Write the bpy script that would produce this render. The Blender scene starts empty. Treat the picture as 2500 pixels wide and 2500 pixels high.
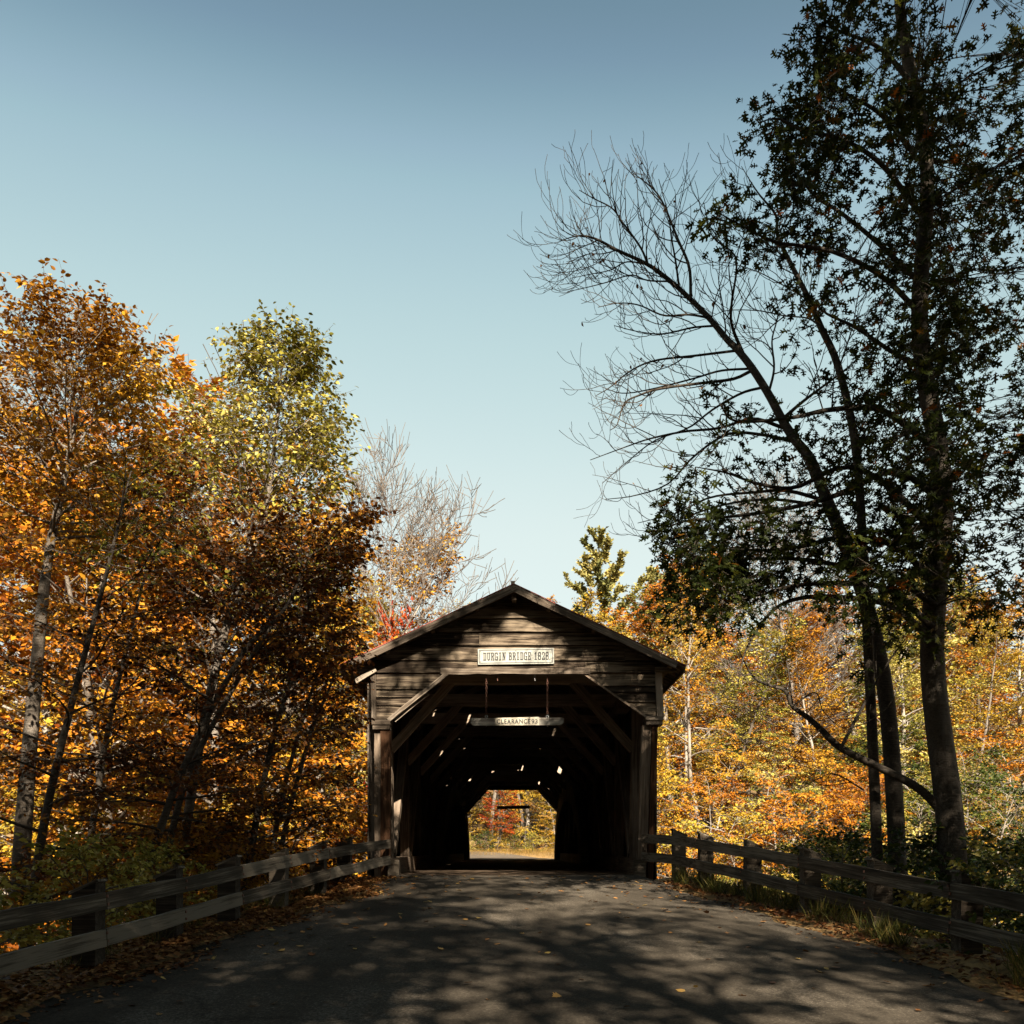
import bpy, math, random
import numpy as np
from mathutils import Matrix, Vector

S = bpy.context.scene
C = bpy.context.collection
R = math.radians
# ------------------------------------------------------------------ camera, sky, sun, exposure
F = 2330.0                        # focal length in photo pixels (photo is 2500 x 2500)
CX, HY, CZ = 1250.0, 2075.0, 0.47  # bridge axis, horizon row, eye height over the bridge deck
cam = bpy.data.objects.new('camera', bpy.data.cameras.new('camera'))
C.objects.link(cam)
cam.data.sensor_fit = 'HORIZONTAL'
cam.data.sensor_width = 36
cam.data.lens = F / 2500 * 36
cam.data.shift_y = (HY - 1250) / 2500
cam.data.clip_start = 0.1
cam.data.clip_end = 3000
cam.location = (0, 0, CZ)
cam.rotation_euler = (R(90), 0, 0)
S.camera = cam

SUN_EL, SUN_AZ = 36.0, 14.0       # azimuth: degrees to the right of straight behind the viewer
sd = Vector((math.sin(R(SUN_AZ)) * math.cos(R(SUN_EL)), -math.cos(R(SUN_AZ)) * math.cos(R(SUN_EL)), math.sin(R(SUN_EL))))
world = bpy.data.worlds.new('World')
S.world = world
world.use_nodes = True
wn = world.node_tree
for n in list(wn.nodes):
    wn.nodes.remove(n)
sky = wn.nodes.new('ShaderNodeTexSky')
sky.sky_type = 'NISHITA'
sky.sun_disc = False
sky.sun_elevation = R(SUN_EL)
sky.sun_rotation = math.atan2(sd.x, sd.y)
sky.altitude = 150
sky.air_density = 1.0
sky.dust_density = 0.7
sky.ozone_density = 1.4
bg = wn.nodes.new('ShaderNodeBackground')
bg.inputs['Strength'].default_value = 0.0667
wo = wn.nodes.new('ShaderNodeOutputWorld')
# one tone curve over the whole sky: the photograph's contrast and warm white balance
def mono(xk, yk, x):
    xk, yk, x = np.array(xk), np.array(yk), np.array(x)
    h = np.diff(xk)
    dl = np.diff(yk) / h
    m = np.concatenate([[dl[0]], 2 * dl[:-1] * dl[1:] / np.maximum(1e-9, dl[:-1] + dl[1:]), [dl[-1]]])
    i = np.clip(np.searchsorted(xk, x) - 1, 0, len(h) - 1)
    t = (x - xk[i]) / h[i]
    return yk[i] * (1 + 2 * t) * (1 - t) ** 2 + h[i] * m[i] * t * (1 - t) ** 2 + yk[i + 1] * t * t * (3 - 2 * t) + h[i] * m[i + 1] * t * t * (t - 1)


sep = wn.nodes.new('ShaderNodeSeparateColor')
com = wn.nodes.new('ShaderNodeCombineColor')
wn.links.new(sky.outputs['Color'], sep.inputs[0])
for ch, xk, yk in ((0, (0, .638, .813, .985, 1.288, 2.039, 3.2, 8), (0, .09, .165, .365, .533, .745, .84, .90)), (1, (0, 1.05, 1.342, 1.63, 2.111, 3.249, 4.6, 8), (0, .16, .27, .535, .708, .871, .93, .96)),
                   (2, (0, 1.943, 2.441, 2.884, 3.611, 5.119, 6.5, 8), (0, .225, .37, .612, .73, .855, .90, .92))):
    mul = wn.nodes.new('ShaderNodeMath')
    mul.operation = 'MULTIPLY'
    mul.inputs[1].default_value = 1 / 8
    rmp = wn.nodes.new('ShaderNodeValToRGB')
    xs_ = sorted(set([0.0, 8.0] + [xk[1] * 0.5] + list(np.linspace(xk[1], xk[5], 20)) + list(np.linspace(xk[5], 8, 6)[1:])))
    el_ = rmp.color_ramp.elements
    while len(el_) < len(xs_):
        el_.new(0.5)
    for e_, x_ in zip(el_, xs_):
        v_ = float(mono(xk, yk, x_))
        e_.position = x_ / 8
        e_.color = (v_, v_, v_, 1)
    wn.links.new(sep.outputs[ch], mul.inputs[0])
    wn.links.new(mul.outputs[0], rmp.inputs[0])
    wn.links.new(rmp.outputs[0], com.inputs[ch])
sky_wb = wn.nodes.new('ShaderNodeVectorMath')
sky_wb.operation = 'MULTIPLY'
sky_wb.inputs[1].default_value = (3.888, 3.888, 3.888)
wn.links.new(com.outputs[0], sky_wb.inputs[0])
wn.links.new(sky_wb.outputs[0], bg.inputs['Color'])
wn.links.new(bg.outputs[0], wo.inputs['Surface'])
sun = bpy.data.objects.new('sun', bpy.data.lights.new('sun', 'SUN'))
C.objects.link(sun)
sun.data.energy = 5.0
sun.data.angle = R(0.53)
sun.data.color = (1.0, 0.90, 0.74)
sun.rotation_euler = sd.to_track_quat('Z', 'Y').to_euler()
S.view_settings.view_transform = 'Standard'
S.view_settings.look = 'None'
S.view_settings.exposure = 1.95
S.view_settings.gamma = 1.0
S.cycles.max_bounces = 6
S.cycles.diffuse_bounces = 3
S.cycles.transmission_bounces = 4
S.cycles.transparent_max_bounces = 4
S.cycles.caustics_reflective = False
S.cycles.caustics_refractive = False


def P(px, py, Y):
    """the place at distance Y that the photograph shows at (px, py)"""
    return np.array([(px - CX) / F * Y, Y, (HY - py) / F * Y + CZ])


# ------------------------------------------------------------------ materials
def nodes(name):
    m = bpy.data.materials.new(name)
    m.use_nodes = True
    t = m.node_tree
    b = t.nodes['Principled BSDF']
    return m, t, b


def nd(t, kind, **kw):
    n = t.nodes.new(kind)
    for k, v in kw.items():
        if k in n.inputs:
            n.inputs[k].default_value = v
        else:
            setattr(n, k, v)
    return n


def ramp(t, stops):
    r = t.nodes.new('ShaderNodeValToRGB')
    el = r.color_ramp.elements
    while len(el) < len(stops):
        el.new(0.5)
    for e, (p, c) in zip(el, stops):
        e.position = p
        e.color = (c[0], c[1], c[2], 1)
    return r


def coord(t, rnd=40.0):
    tc = nd(t, 'ShaderNodeTexCoord')
    oi = nd(t, 'ShaderNodeObjectInfo')
    mul = nd(t, 'ShaderNodeMath', operation='MULTIPLY')
    mul.inputs[1].default_value = rnd
    t.links.new(oi.outputs['Random'], mul.inputs[0])
    add = nd(t, 'ShaderNodeVectorMath', operation='ADD')
    t.links.new(tc.outputs['Object'], add.inputs[0])
    t.links.new(mul.outputs[0], add.inputs[1])
    return add.outputs[0], oi.outputs['Random']


def wood(name, dark, mid, light, scale=1.0, rough=0.85, bump=0.5):
    """weathered timber, grain along the local x axis"""
    m, t, b = nodes(name)
    co, rnd = coord(t)
    mp = nd(t, 'ShaderNodeMapping')
    mp.inputs['Scale'].default_value = (0.4 * scale, 9 * scale, 9 * scale)
    t.links.new(co, mp.inputs[0])
    n1 = nd(t, 'ShaderNodeTexNoise', Scale=2.2, Detail=9.0, Roughness=0.72, Distortion=0.6)
    t.links.new(mp.outputs[0], n1.inputs['Vector'])
    mp2 = nd(t, 'ShaderNodeMapping')
    mp2.inputs['Scale'].default_value = (0.8 * scale, 45 * scale, 45 * scale)
    t.links.new(co, mp2.inputs[0])
    n2 = nd(t, 'ShaderNodeTexNoise', Scale=2.0, Detail=4.0, Roughness=0.6)
    t.links.new(mp2.outputs[0], n2.inputs['Vector'])
    n3 = nd(t, 'ShaderNodeTexNoise', Scale=1.3, Detail=3.0)
    t.links.new(co, n3.inputs['Vector'])
    mx = nd(t, 'ShaderNodeMath', operation='MULTIPLY_ADD')
    mx.inputs[1].default_value = 0.55
    t.links.new(n2.outputs[0], mx.inputs[0])
    t.links.new(n1.outputs[0], mx.inputs[2])
    mx2 = nd(t, 'ShaderNodeMath', operation='MULTIPLY_ADD')
    mx2.inputs[1].default_value = 0.45
    t.links.new(n3.outputs[0], mx2.inputs[0])
    t.links.new(mx.outputs[0], mx2.inputs[2])
    mx3 = nd(t, 'ShaderNodeMath', operation='MULTIPLY_ADD')
    mx3.inputs[1].default_value = 0.2
    t.links.new(rnd, mx3.inputs[0])
    t.links.new(mx2.outputs[0], mx3.inputs[2])
    r = ramp(t, [(0.66, dark), (0.87, mid), (1.0, light)])
    sub = nd(t, 'ShaderNodeMath', operation='MULTIPLY')
    sub.inputs[1].default_value = 0.82
    t.links.new(mx3.outputs[0], sub.inputs[0])
    t.links.new(sub.outputs[0], r.inputs[0])
    t.links.new(r.outputs[0], b.inputs['Base Color'])
    b.inputs['Roughness'].default_value = rough
    b.inputs['Specular IOR Level'].default_value = 0.06
    bp = nd(t, 'ShaderNodeBump', Strength=bump, Distance=0.01)
    t.links.new(mx.outputs[0], bp.inputs['Height'])
    t.links.new(bp.outputs[0], b.inputs['Normal'])
    return m


def speckle(name, c0, c1, c2, scale, rough=0.9, bump=0.4, dist=0.01, big=0.6):
    m, t, b = nodes(name)
    tc = nd(t, 'ShaderNodeTexCoord')
    n1 = nd(t, 'ShaderNodeTexNoise', Scale=scale, Detail=8.0, Roughness=0.75)
    n2 = nd(t, 'ShaderNodeTexNoise', Scale=big, Detail=5.0, Roughness=0.6)
    v = nd(t, 'ShaderNodeTexVoronoi', Scale=scale * 1.7)
    for n in (n1, n2, v):
        t.links.new(tc.outputs['Object'], n.inputs['Vector'])
    a = nd(t, 'ShaderNodeMath', operation='MULTIPLY_ADD')
    a.inputs[1].default_value = 0.6
    t.links.new(n2.outputs[0], a.inputs[0])
    t.links.new(n1.outputs[0], a.inputs[2])
    a2 = nd(t, 'ShaderNodeMath', operation='MULTIPLY_ADD')
    a2.inputs[1].default_value = 0.25
    t.links.new(v.outputs['Distance'], a2.inputs[0])
    t.links.new(a.outputs[0], a2.inputs[2])
    r = ramp(t, [(0.62, c0), (0.88, c1), (1.0, c2)])
    t.links.new(a2.outputs[0], r.inputs[0])
    t.links.new(r.outputs[0], b.inputs['Base Color'])
    b.inputs['Roughness'].default_value = rough
    b.inputs['Specular IOR Level'].default_value = 0.25
    bp = nd(t, 'ShaderNodeBump', Strength=bump, Distance=dist)
    t.links.new(a2.outputs[0], bp.inputs['Height'])
    t.links.new(bp.outputs[0], b.inputs['Normal'])
    return m


def leafmat(name, stops, trans=0.2, rough=0.55, vary=0.2):
    """leaf colour picked by each leaf's own tone; light passes partly through"""
    m, t, b = nodes(name)
    at = nd(t, 'ShaderNodeAttribute', attribute_name='tone')
    oi = nd(t, 'ShaderNodeObjectInfo')
    a = nd(t, 'ShaderNodeMath', operation='MULTIPLY_ADD')
    a.inputs[1].default_value = vary
    t.links.new(oi.outputs['Random'], a.inputs[0])
    s = nd(t, 'ShaderNodeMath', operation='SUBTRACT')
    s.inputs[1].default_value = vary * 0.5
    t.links.new(at.outputs['Fac'], a.inputs[2])
    t.links.new(a.outputs[0], s.inputs[0])
    r = ramp(t, [(p_, [c_ * k_ for c_, k_ in zip(col_, (0.60, 0.53, 0.46))]) for p_, col_ in stops])
    t.links.new(s.outputs[0], r.inputs[0])
    t.links.new(r.outputs[0], b.inputs['Base Color'])
    b.inputs['Roughness'].default_value = rough
    b.inputs['Specular IOR Level'].default_value = 0.12
    tr = nd(t, 'ShaderNodeBsdfTranslucent')
    t.links.new(r.outputs[0], tr.inputs['Color'])
    mx = nd(t, 'ShaderNodeMixShader')
    mx.inputs[0].default_value = trans
    t.links.new(b.outputs[0], mx.inputs[1])
    t.links.new(tr.outputs[0], mx.inputs[2])
    t.links.new(mx.outputs[0], t.nodes['Material Output'].inputs['Surface'])
    return m


def plain(name, col, rough=0.7, metal=0.0, noise=0.25, scale=30):
    m, t, b = nodes(name)
    tc = nd(t, 'ShaderNodeTexCoord')
    n1 = nd(t, 'ShaderNodeTexNoise', Scale=float(scale), Detail=5.0)
    t.links.new(tc.outputs['Object'], n1.inputs['Vector'])
    lo = [c * (1 - noise) for c in col]
    hi = [min(1, c * (1 + noise)) for c in col]
    r = ramp(t, [(0.3, lo), (0.7, hi)])
    t.links.new(n1.outputs[0], r.inputs[0])
    t.links.new(r.outputs[0], b.inputs['Base Color'])
    b.inputs['Roughness'].default_value = rough
    b.inputs['Metallic'].default_value = metal
    return m


M = {}
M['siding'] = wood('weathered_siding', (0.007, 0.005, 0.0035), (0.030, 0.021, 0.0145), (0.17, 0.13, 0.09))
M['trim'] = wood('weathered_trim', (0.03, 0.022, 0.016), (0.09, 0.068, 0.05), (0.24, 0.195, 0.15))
M['timber'] = wood('old_timber', (0.04, 0.028, 0.02), (0.11, 0.08, 0.057), (0.22, 0.165, 0.12))
M['brace'] = wood('brightened_brace_timber', (0.10, 0.075, 0.052), (0.26, 0.195, 0.14), (0.42, 0.33, 0.25))  # timber colour raised to make up for weak light inside the bridge
M['inner'] = wood('darkened_inner_boards', (0.03, 0.024, 0.018), (0.07, 0.054, 0.041), (0.14, 0.11, 0.085))  # wall boards toned darker than the timbers to deepen the inner shade
M['post'] = wood('red_brown_post', (0.016, 0.008, 0.005), (0.06, 0.029, 0.015), (0.14, 0.075, 0.042))
M['rail'] = wood('fence_timber', (0.022, 0.018, 0.013), (0.068, 0.054, 0.04), (0.17, 0.14, 0.105))
M['fpost'] = wood('fence_post_timber', (0.02, 0.015, 0.011), (0.055, 0.042, 0.031), (0.12, 0.095, 0.07))
M['roof'] = wood('roof_board', (0.04, 0.031, 0.023), (0.10, 0.078, 0.06), (0.2, 0.16, 0.13))
M['red'] = plain('red_metal_edge', (0.24, 0.035, 0.02), 0.55, 0.0, 0.35)
M['white'] = plain('sign_paint', (0.26, 0.255, 0.22), 0.6, 0, 0.16, 5)
M['ink'] = plain('sign_ink', (0.007, 0.005, 0.004), 0.6, 0, 0.2)
M['plate'] = plain('lettered_plate', (0.30, 0.26, 0.19), 0.6, 0, 0.35, 18)
M['board'] = wood('silver_board', (0.06, 0.05, 0.04), (0.15, 0.13, 0.11), (0.28, 0.26, 0.22))
M['rust'] = plain('rusty_iron', (0.16, 0.075, 0.05), 0.8, 0.3, 0.5, 60)
M['zinc'] = plain('zinc_iron', (0.6, 0.6, 0.58), 0.4, 0.7, 0.2)
M['asphalt'] = speckle('asphalt', (0.026, 0.024, 0.021), (0.052, 0.048, 0.042), (0.11, 0.102, 0.09), 45, 0.85, 0.5, 0.006, 0.5)
def asphalt():
    m, t, b = nodes('worn_asphalt')
    tc = nd(t, 'ShaderNodeTexCoord')
    fine = nd(t, 'ShaderNodeTexNoise', Scale=38.0, Detail=6.0, Roughness=0.8)
    vor = nd(t, 'ShaderNodeTexVoronoi', Scale=48.0)
    mpn = nd(t, 'ShaderNodeMapping')
    mpn.inputs['Scale'].default_value = (1.1, 0.16, 1)
    track = nd(t, 'ShaderNodeTexNoise', Scale=1.0, Detail=4.0, Roughness=0.6)
    patch = nd(t, 'ShaderNodeTexNoise', Scale=0.55, Detail=6.0, Roughness=0.65)
    wob = nd(t, 'ShaderNodeTexNoise', Scale=1.6, Detail=4.0)
    wadd = nd(t, 'ShaderNodeMixRGB', blend_type='LINEAR_LIGHT')
    wadd.inputs[0].default_value = 0.35
    crack = nd(t, 'ShaderNodeTexVoronoi', Scale=0.42, feature='DISTANCE_TO_EDGE')
    for n_ in (fine, vor, patch, wob):
        t.links.new(tc.outputs['Object'], n_.inputs['Vector'])
    t.links.new(tc.outputs['Object'], mpn.inputs[0])
    t.links.new(mpn.outputs[0], track.inputs['Vector'])
    t.links.new(tc.outputs['Object'], wadd.inputs[1])
    t.links.new(wob.outputs['Color'], wadd.inputs[2])
    t.links.new(wadd.outputs[0], crack.inputs['Vector'])
    s1 = nd(t, 'ShaderNodeMath', operation='MULTIPLY_ADD')
    s1.inputs[1].default_value = 0.55
    t.links.new(track.outputs[0], s1.inputs[0])
    t.links.new(fine.outputs[0], s1.inputs[2])
    s2 = nd(t, 'ShaderNodeMath', operation='MULTIPLY_ADD')
    s2.inputs[1].default_value = 0.45
    t.links.new(patch.outputs[0], s2.inputs[0])
    t.links.new(s1.outputs[0], s2.inputs[2])
    r = ramp(t, [(0.66, (0.017, 0.0138, 0.0103)), (0.98, (0.064, 0.0525, 0.0395)), (1.0, (0.11, 0.092, 0.072))])
    sc = nd(t, 'ShaderNodeMath', operation='MULTIPLY')
    sc.inputs[1].default_value = 0.9
    t.links.new(s2.outputs[0], sc.inputs[0])
    t.links.new(sc.outputs[0], r.inputs[0])
    gr = ramp(t, [(0.0, (2.6, 2.45, 2.2)), (0.10, (1.5, 1.45, 1.4)), (0.32, (1.0, 1.0, 1.0))])   # pale chips of stone
    t.links.new(vor.outputs['Distance'], gr.inputs[0])
    mm = nd(t, 'ShaderNodeMixRGB', blend_type='MULTIPLY')
    mm.inputs[0].default_value = 1.0
    t.links.new(r.outputs[0], mm.inputs[1])
    t.links.new(gr.outputs[0], mm.inputs[2])
    cr = ramp(t, [(0.0, (0.25, 0.24, 0.22)), (0.006, (0.3, 0.3, 0.28)), (0.011, (1, 1, 1))])
    t.links.new(crack.outputs['Distance'], cr.inputs[0])
    m2 = nd(t, 'ShaderNodeMixRGB', blend_type='MULTIPLY')
    m2.inputs[0].default_value = 0.3
    t.links.new(mm.outputs[0], m2.inputs[1])
    t.links.new(cr.outputs[0], m2.inputs[2])
    t.links.new(m2.outputs[0], b.inputs['Base Color'])
    b.inputs['Roughness'].default_value = 1.0
    b.inputs['Specular IOR Level'].default_value = 0.04
    bp = nd(t, 'ShaderNodeBump', Strength=0.5, Distance=0.006)
    t.links.new(fine.outputs[0], bp.inputs['Height'])
    t.links.new(bp.outputs[0], b.inputs['Normal'])
    return m


M['asphalt'] = asphalt()
M['ground'] = speckle('leafy_soil', (0.045, 0.03, 0.015), (0.14, 0.085, 0.035), (0.26, 0.16, 0.06), 9, 0.95, 0.6, 0.03, 0.35)
M['dirt'] = speckle('far_road_dirt', (0.045, 0.033, 0.022), (0.075, 0.057, 0.04), (0.12, 0.095, 0.07), 14, 0.9, 0.3, 0.01, 0.5)
M['deck'] = wood('deck_plank', (0.04, 0.027, 0.018), (0.10, 0.068, 0.046), (0.18, 0.13, 0.09))
M['stone'] = speckle('abutment_stone', (0.1, 0.1, 0.095), (0.22, 0.21, 0.2), (0.32, 0.31, 0.29), 8, 0.9, 0.5, 0.02, 1.0)
M['bark'] = wood('grey_brown_bark', (0.035, 0.027, 0.02), (0.10, 0.08, 0.062), (0.2, 0.17, 0.14), 2.5, 0.95, 0.8)
M['darkbark'] = wood('dark_bark', (0.02, 0.016, 0.012), (0.05, 0.04, 0.031), (0.09, 0.075, 0.06), 2.5, 0.95, 0.8)
M['palebark'] = wood('pale_birch_bark', (0.08, 0.064, 0.05), (0.22, 0.185, 0.15), (0.36, 0.32, 0.27), 2.0, 0.8, 0.4)
M['twig'] = plain('bare_twig', (0.12, 0.095, 0.075), 0.9, 0, 0.3, 3)
wm, wt, wb = nodes('river_water')
wb.inputs['Base Color'].default_value = (0.02, 0.03, 0.025, 1)
wb.inputs['Roughness'].default_value = 0.12
wnz = nd(wt, 'ShaderNodeTexNoise', Scale=3.0, Detail=4.0)
wbp = nd(wt, 'ShaderNodeBump', Strength=0.3, Distance=0.05)
wt.links.new(wnz.outputs[0], wbp.inputs['Height'])
wt.links.new(wbp.outputs[0], wb.inputs['Normal'])
M['water'] = wm
L = {}
L['gold'] = leafmat('gold_leaves', [(0.0, (0.22, 0.09, 0.008)), (0.35, (0.58, 0.29, 0.022)), (0.7, (0.72, 0.42, 0.04)), (1.0, (0.60, 0.45, 0.05))])
L['orange'] = leafmat('orange_leaves', [(0.0, (0.22, 0.06, 0.006)), (0.4, (0.58, 0.22, 0.016)), (0.75, (0.72, 0.31, 0.022)), (1.0, (0.68, 0.38, 0.04))])
L['yellow'] = leafmat('yellow_leaves', [(0.0, (0.16, 0.12, 0.01)), (0.4, (0.55, 0.37, 0.03)), (0.8, (0.68, 0.51, 0.075)), (1.0, (0.50, 0.48, 0.09))])
L['lime'] = leafmat('yellow_green_leaves', [(0.0, (0.14, 0.16, 0.02)), (0.35, (0.34, 0.34, 0.05)), (0.65, (0.62, 0.56, 0.12)), (1.0, (0.78, 0.70, 0.26))])
L['green'] = leafmat('green_leaves', [(0.0, (0.03, 0.055, 0.012)), (0.5, (0.07, 0.11, 0.02)), (0.8, (0.16, 0.18, 0.03)), (1.0, (0.36, 0.28, 0.04))])
L['red'] = leafmat('red_leaves', [(0.0, (0.25, 0.02, 0.006)), (0.4, (0.48, 0.055, 0.012)), (0.8, (0.60, 0.14, 0.02)), (1.0, (0.6, 0.28, 0.04))])
L['rust'] = leafmat('rusty_leaves', [(0.0, (0.06, 0.02, 0.006)), (0.45, (0.17, 0.06, 0.01)), (0.8, (0.38, 0.16, 0.02)), (1.0, (0.55, 0.30, 0.04))], trans=0.25)
L['oak'] = leafmat('oak_leaves', [(0.0, (0.018, 0.030, 0.008)), (0.7, (0.045, 0.065, 0.012)), (0.9, (0.13, 0.14, 0.018)), (0.955, (0.34, 0.11, 0.018)), (1.0, (0.38, 0.13, 0.02))], trans=0.35, vary=0.0)
L['pine'] = leafmat('pine_needles', [(0.0, (0.12, 0.15, 0.06)), (0.45, (0.32, 0.34, 0.12)), (1.0, (0.62, 0.56, 0.2))], trans=0.15)
L['litter'] = leafmat('fallen_leaves', [(0.0, (0.10, 0.04, 0.015)), (0.4, (0.26, 0.12, 0.04)), (0.8, (0.48, 0.27, 0.10)), (1.0, (0.62, 0.46, 0.14))], trans=0.12, vary=0.5)
L['grass'] = leafmat('grass_blades', [(0.0, (0.04, 0.065, 0.015)), (0.5, (0.12, 0.14, 0.03)), (1.0, (0.36, 0.27, 0.09))], trans=0.25)
L['straw'] = leafmat('dry_grass_blades', [(0.0, (0.18, 0.14, 0.03)), (0.5, (0.40, 0.27, 0.08)), (1.0, (0.52, 0.36, 0.15))], trans=0.25)


# ------------------------------------------------------------------ object helpers
def tag(o, label=None, cat=None, group=None, kind=None):
    for k, v in (('label', label), ('category', cat), ('group', group), ('kind', kind)):
        if v:
            o[k] = v
    return o


def empty(name, loc=(0, 0, 0)):
    o = bpy.data.objects.new(name, None)
    C.objects.link(o)
    o.location = loc
    o.empty_display_size = 0.3
    return o


def wmat(o):
    m = o.matrix_basis.copy()
    return wmat(o.parent) @ o.matrix_parent_inverse @ m if o.parent is not None else m


def link(name, me, mat, parent=None, matrix=None):
    o = bpy.data.objects.new(name, me)
    C.objects.link(o)
    if mat is not None and not me.materials:
        me.materials.append(mat)
    if parent is not None:
        o.parent = parent
        o.matrix_parent_inverse = wmat(parent).inverted()
    if matrix is not None:
        o.matrix_basis = matrix
    return o


def mesh(name, v, f, smooth=False):
    me = bpy.data.meshes.new(name)
    me.from_pydata([tuple(map(float, p)) for p in v], [], [tuple(map(int, q)) for q in f])
    if smooth:
        for p in me.polygons:
            p.use_smooth = True
    me.update()
    return me


RB = random.Random(7)


def beam(name, p0, p1, w, h, mat, parent, jit=0.006, seg=4, up=(0, 0, 1), ends=None):
    """one squared timber from p0 to p1, local x along its length"""
    p0, p1 = Vector(p0), Vector(p1)
    d = p1 - p0
    ln = d.length
    x = d.normalized()
    u = Vector(up)
    y = u.cross(x)
    if y.length < 1e-4:
        y = Vector((0, 1, 0)).cross(x)
    y.normalize()
    z = x.cross(y)
    v, f = [], []
    for i in range(seg + 1):
        a = ln * i / seg
        jy, jz = RB.uniform(-jit, jit), RB.uniform(-jit, jit)
        for sy, sz in ((-1, -1), (1, -1), (1, 1), (-1, 1)):
            v.append((a, sy * w / 2 + jy, sz * h / 2 + jz))
        if i:
            b = 4 * i
            for k in range(4):
                f.append((b - 4 + k, b - 4 + (k + 1) % 4, b + (k + 1) % 4, b + k))
    f.append((3, 2, 1, 0))
    e = 4 * seg
    f.append((e, e + 1, e + 2, e + 3))
    m = Matrix(((x.x, y.x, z.x, p0.x), (x.y, y.y, z.y, p0.y), (x.z, y.z, z.z, p0.z), (0, 0, 0, 1)))
    return link(name, mesh(name, v, f), mat, parent, m)


def boxm(name, lo, hi, mat, parent=None):
    c = [(lo[i] + hi[i]) / 2 for i in range(3)]
    s = [(hi[i] - lo[i]) / 2 for i in range(3)]
    v = [(sx * s[0], sy * s[1], sz * s[2]) for sx in (-1, 1) for sy in (-1, 1) for sz in (-1, 1)]
    f = [(0, 1, 3, 2), (4, 6, 7, 5), (0, 4, 5, 1), (2, 3, 7, 6), (0, 2, 6, 4), (1, 5, 7, 3)]
    return link(name, mesh(name, v, f), mat, parent, Matrix.Translation(c))


def plate_xz(name, poly, y0, y1, mat, parent, tilt=0.0):
    """a board with outline poly [(x, z)] between y0 (front) and y1 (back); tilt leans its foot forward"""
    zs = [p[1] for p in poly]
    zb, zt = min(zs), max(zs)
    cx = sum(p[0] for p in poly) / len(poly)
    v = [(x - cx, y0 - tilt * (zt - z) / max(1e-6, zt - zb), z - zb) for x, z in poly] + [(x - cx, y1, z - zb) for x, z in poly]
    n = len(poly)
    f = [tuple(range(n)), tuple(range(2 * n - 1, n - 1, -1))]
    for i in range(n):
        j = (i + 1) % n
        f.append((i, i + n, j + n, j))
    return link(name, mesh(name, v, f), mat, parent, Matrix.Translation((cx, 0, zb)))


# ------------------------------------------------------------------ leaves and branches
SHAPES = {
    'rhomb': ([(0, 0, 0), (.42, .30, .07), (1, 0, -.06), (.42, -.30, .07)], [(0, 2, 1), (0, 3, 2)]),
    'ovate': ([(0, 0, 0), (.22, .24, .05), (.58, .27, .03), (1, 0, -.14), (.58, -.27, .03), (.22, -.24, .05), (.5, 0, -.02)],
              [(0, 6, 2, 1), (6, 3, 2), (0, 5, 4, 6), (6, 4, 3)]),
    'blade': ([(0, -.012, 0), (0, .012, 0), (.55, .011, .06), (.55, -.011, .06), (1, 0, .26)], [(0, 1, 2, 3), (3, 2, 4)]),
    'needle': ([(0, 0, 0), (.6, .16, .1), (1, 0, 0), (.6, -.16, .1), (.7, 0, .3), (.7, 0, -.25)], [(0, 2, 1), (0, 3, 2), (0, 4, 2), (0, 2, 5)]),
}
_ok = [(0.0, .0), (.14, .035), (.2, .16), (.3, .20), (.27, .07), (.38, .09), (.44, .33), (.58, .38), (.52, .10), (.64, .11), (.72, .26), (.85, .27), (.79, .08), (.9, .07), (1.0, 0)]
SHAPES['oak'] = ([(u, v, .18 * v - .10 * u * u) for u, v in _ok] + [(u, -v, .18 * v - .10 * u * u) for u, v in _ok[1:-1]],
                 [(0, 14, 13, 12, 11, 10, 9, 8, 7, 6, 5, 4, 3, 2, 1), (0,) + tuple(range(15, 28)) + (14,)])
_mp = [(0, 0), (.05, .22), (.12, .42), (.28, .30), (.44, .52), (.5, .26), (.66, .30), (.7, .12), (1, 0)]
SHAPES['maple'] = ([(u, v, .15 * v - .08 * u) for u, v in _mp] + [(u, -v, .15 * v - .08 * u) for u, v in _mp[1:-1]],
                   [(0, 8, 7, 6, 5, 4, 3, 2, 1), (0,) + tuple(range(9, 16)) + (8,)])


def norm(a):
    return a / np.maximum(1e-9, np.linalg.norm(a, axis=-1, keepdims=True))


def leaf_mesh(name, pos, axis, nrm, size, tone, shape):
    sv, sf = SHAPES[shape]
    sv = np.array(sv)
    axis = norm(axis)
    side = norm(np.cross(nrm, axis))
    nn = np.cross(axis, side)
    N, k = len(pos), len(sv)
    size = np.broadcast_to(size, (N,))
    V = (pos[:, None, :] + size[:, None, None] * (sv[None, :, 0, None] * axis[:, None, :] + sv[None, :, 1, None] * side[:, None, :] + sv[None, :, 2, None] * nn[:, None, :]))
    tl = np.concatenate([np.array(q) for q in sf])
    cnt = np.array([len(q) for q in sf])
    loops = (np.arange(N)[:, None] * k + tl[None, :]).ravel()
    starts = np.concatenate([[0], np.cumsum(np.tile(cnt, N))[:-1]])
    me = bpy.data.meshes.new(name)
    me.vertices.add(N * k)
    me.vertices.foreach_set('co', V.astype(np.float32).ravel())
    me.loops.add(len(loops))
    me.loops.foreach_set('vertex_index', loops.astype(np.int32))
    me.polygons.add(len(starts))
    me.polygons.foreach_set('loop_start', starts.astype(np.int32))
    at = me.attributes.new('tone', 'FLOAT', 'POINT')
    at.data.foreach_set('value', np.repeat(tone, k).astype(np.float32))
    me.update(calc_edges=True)
    return me


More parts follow.
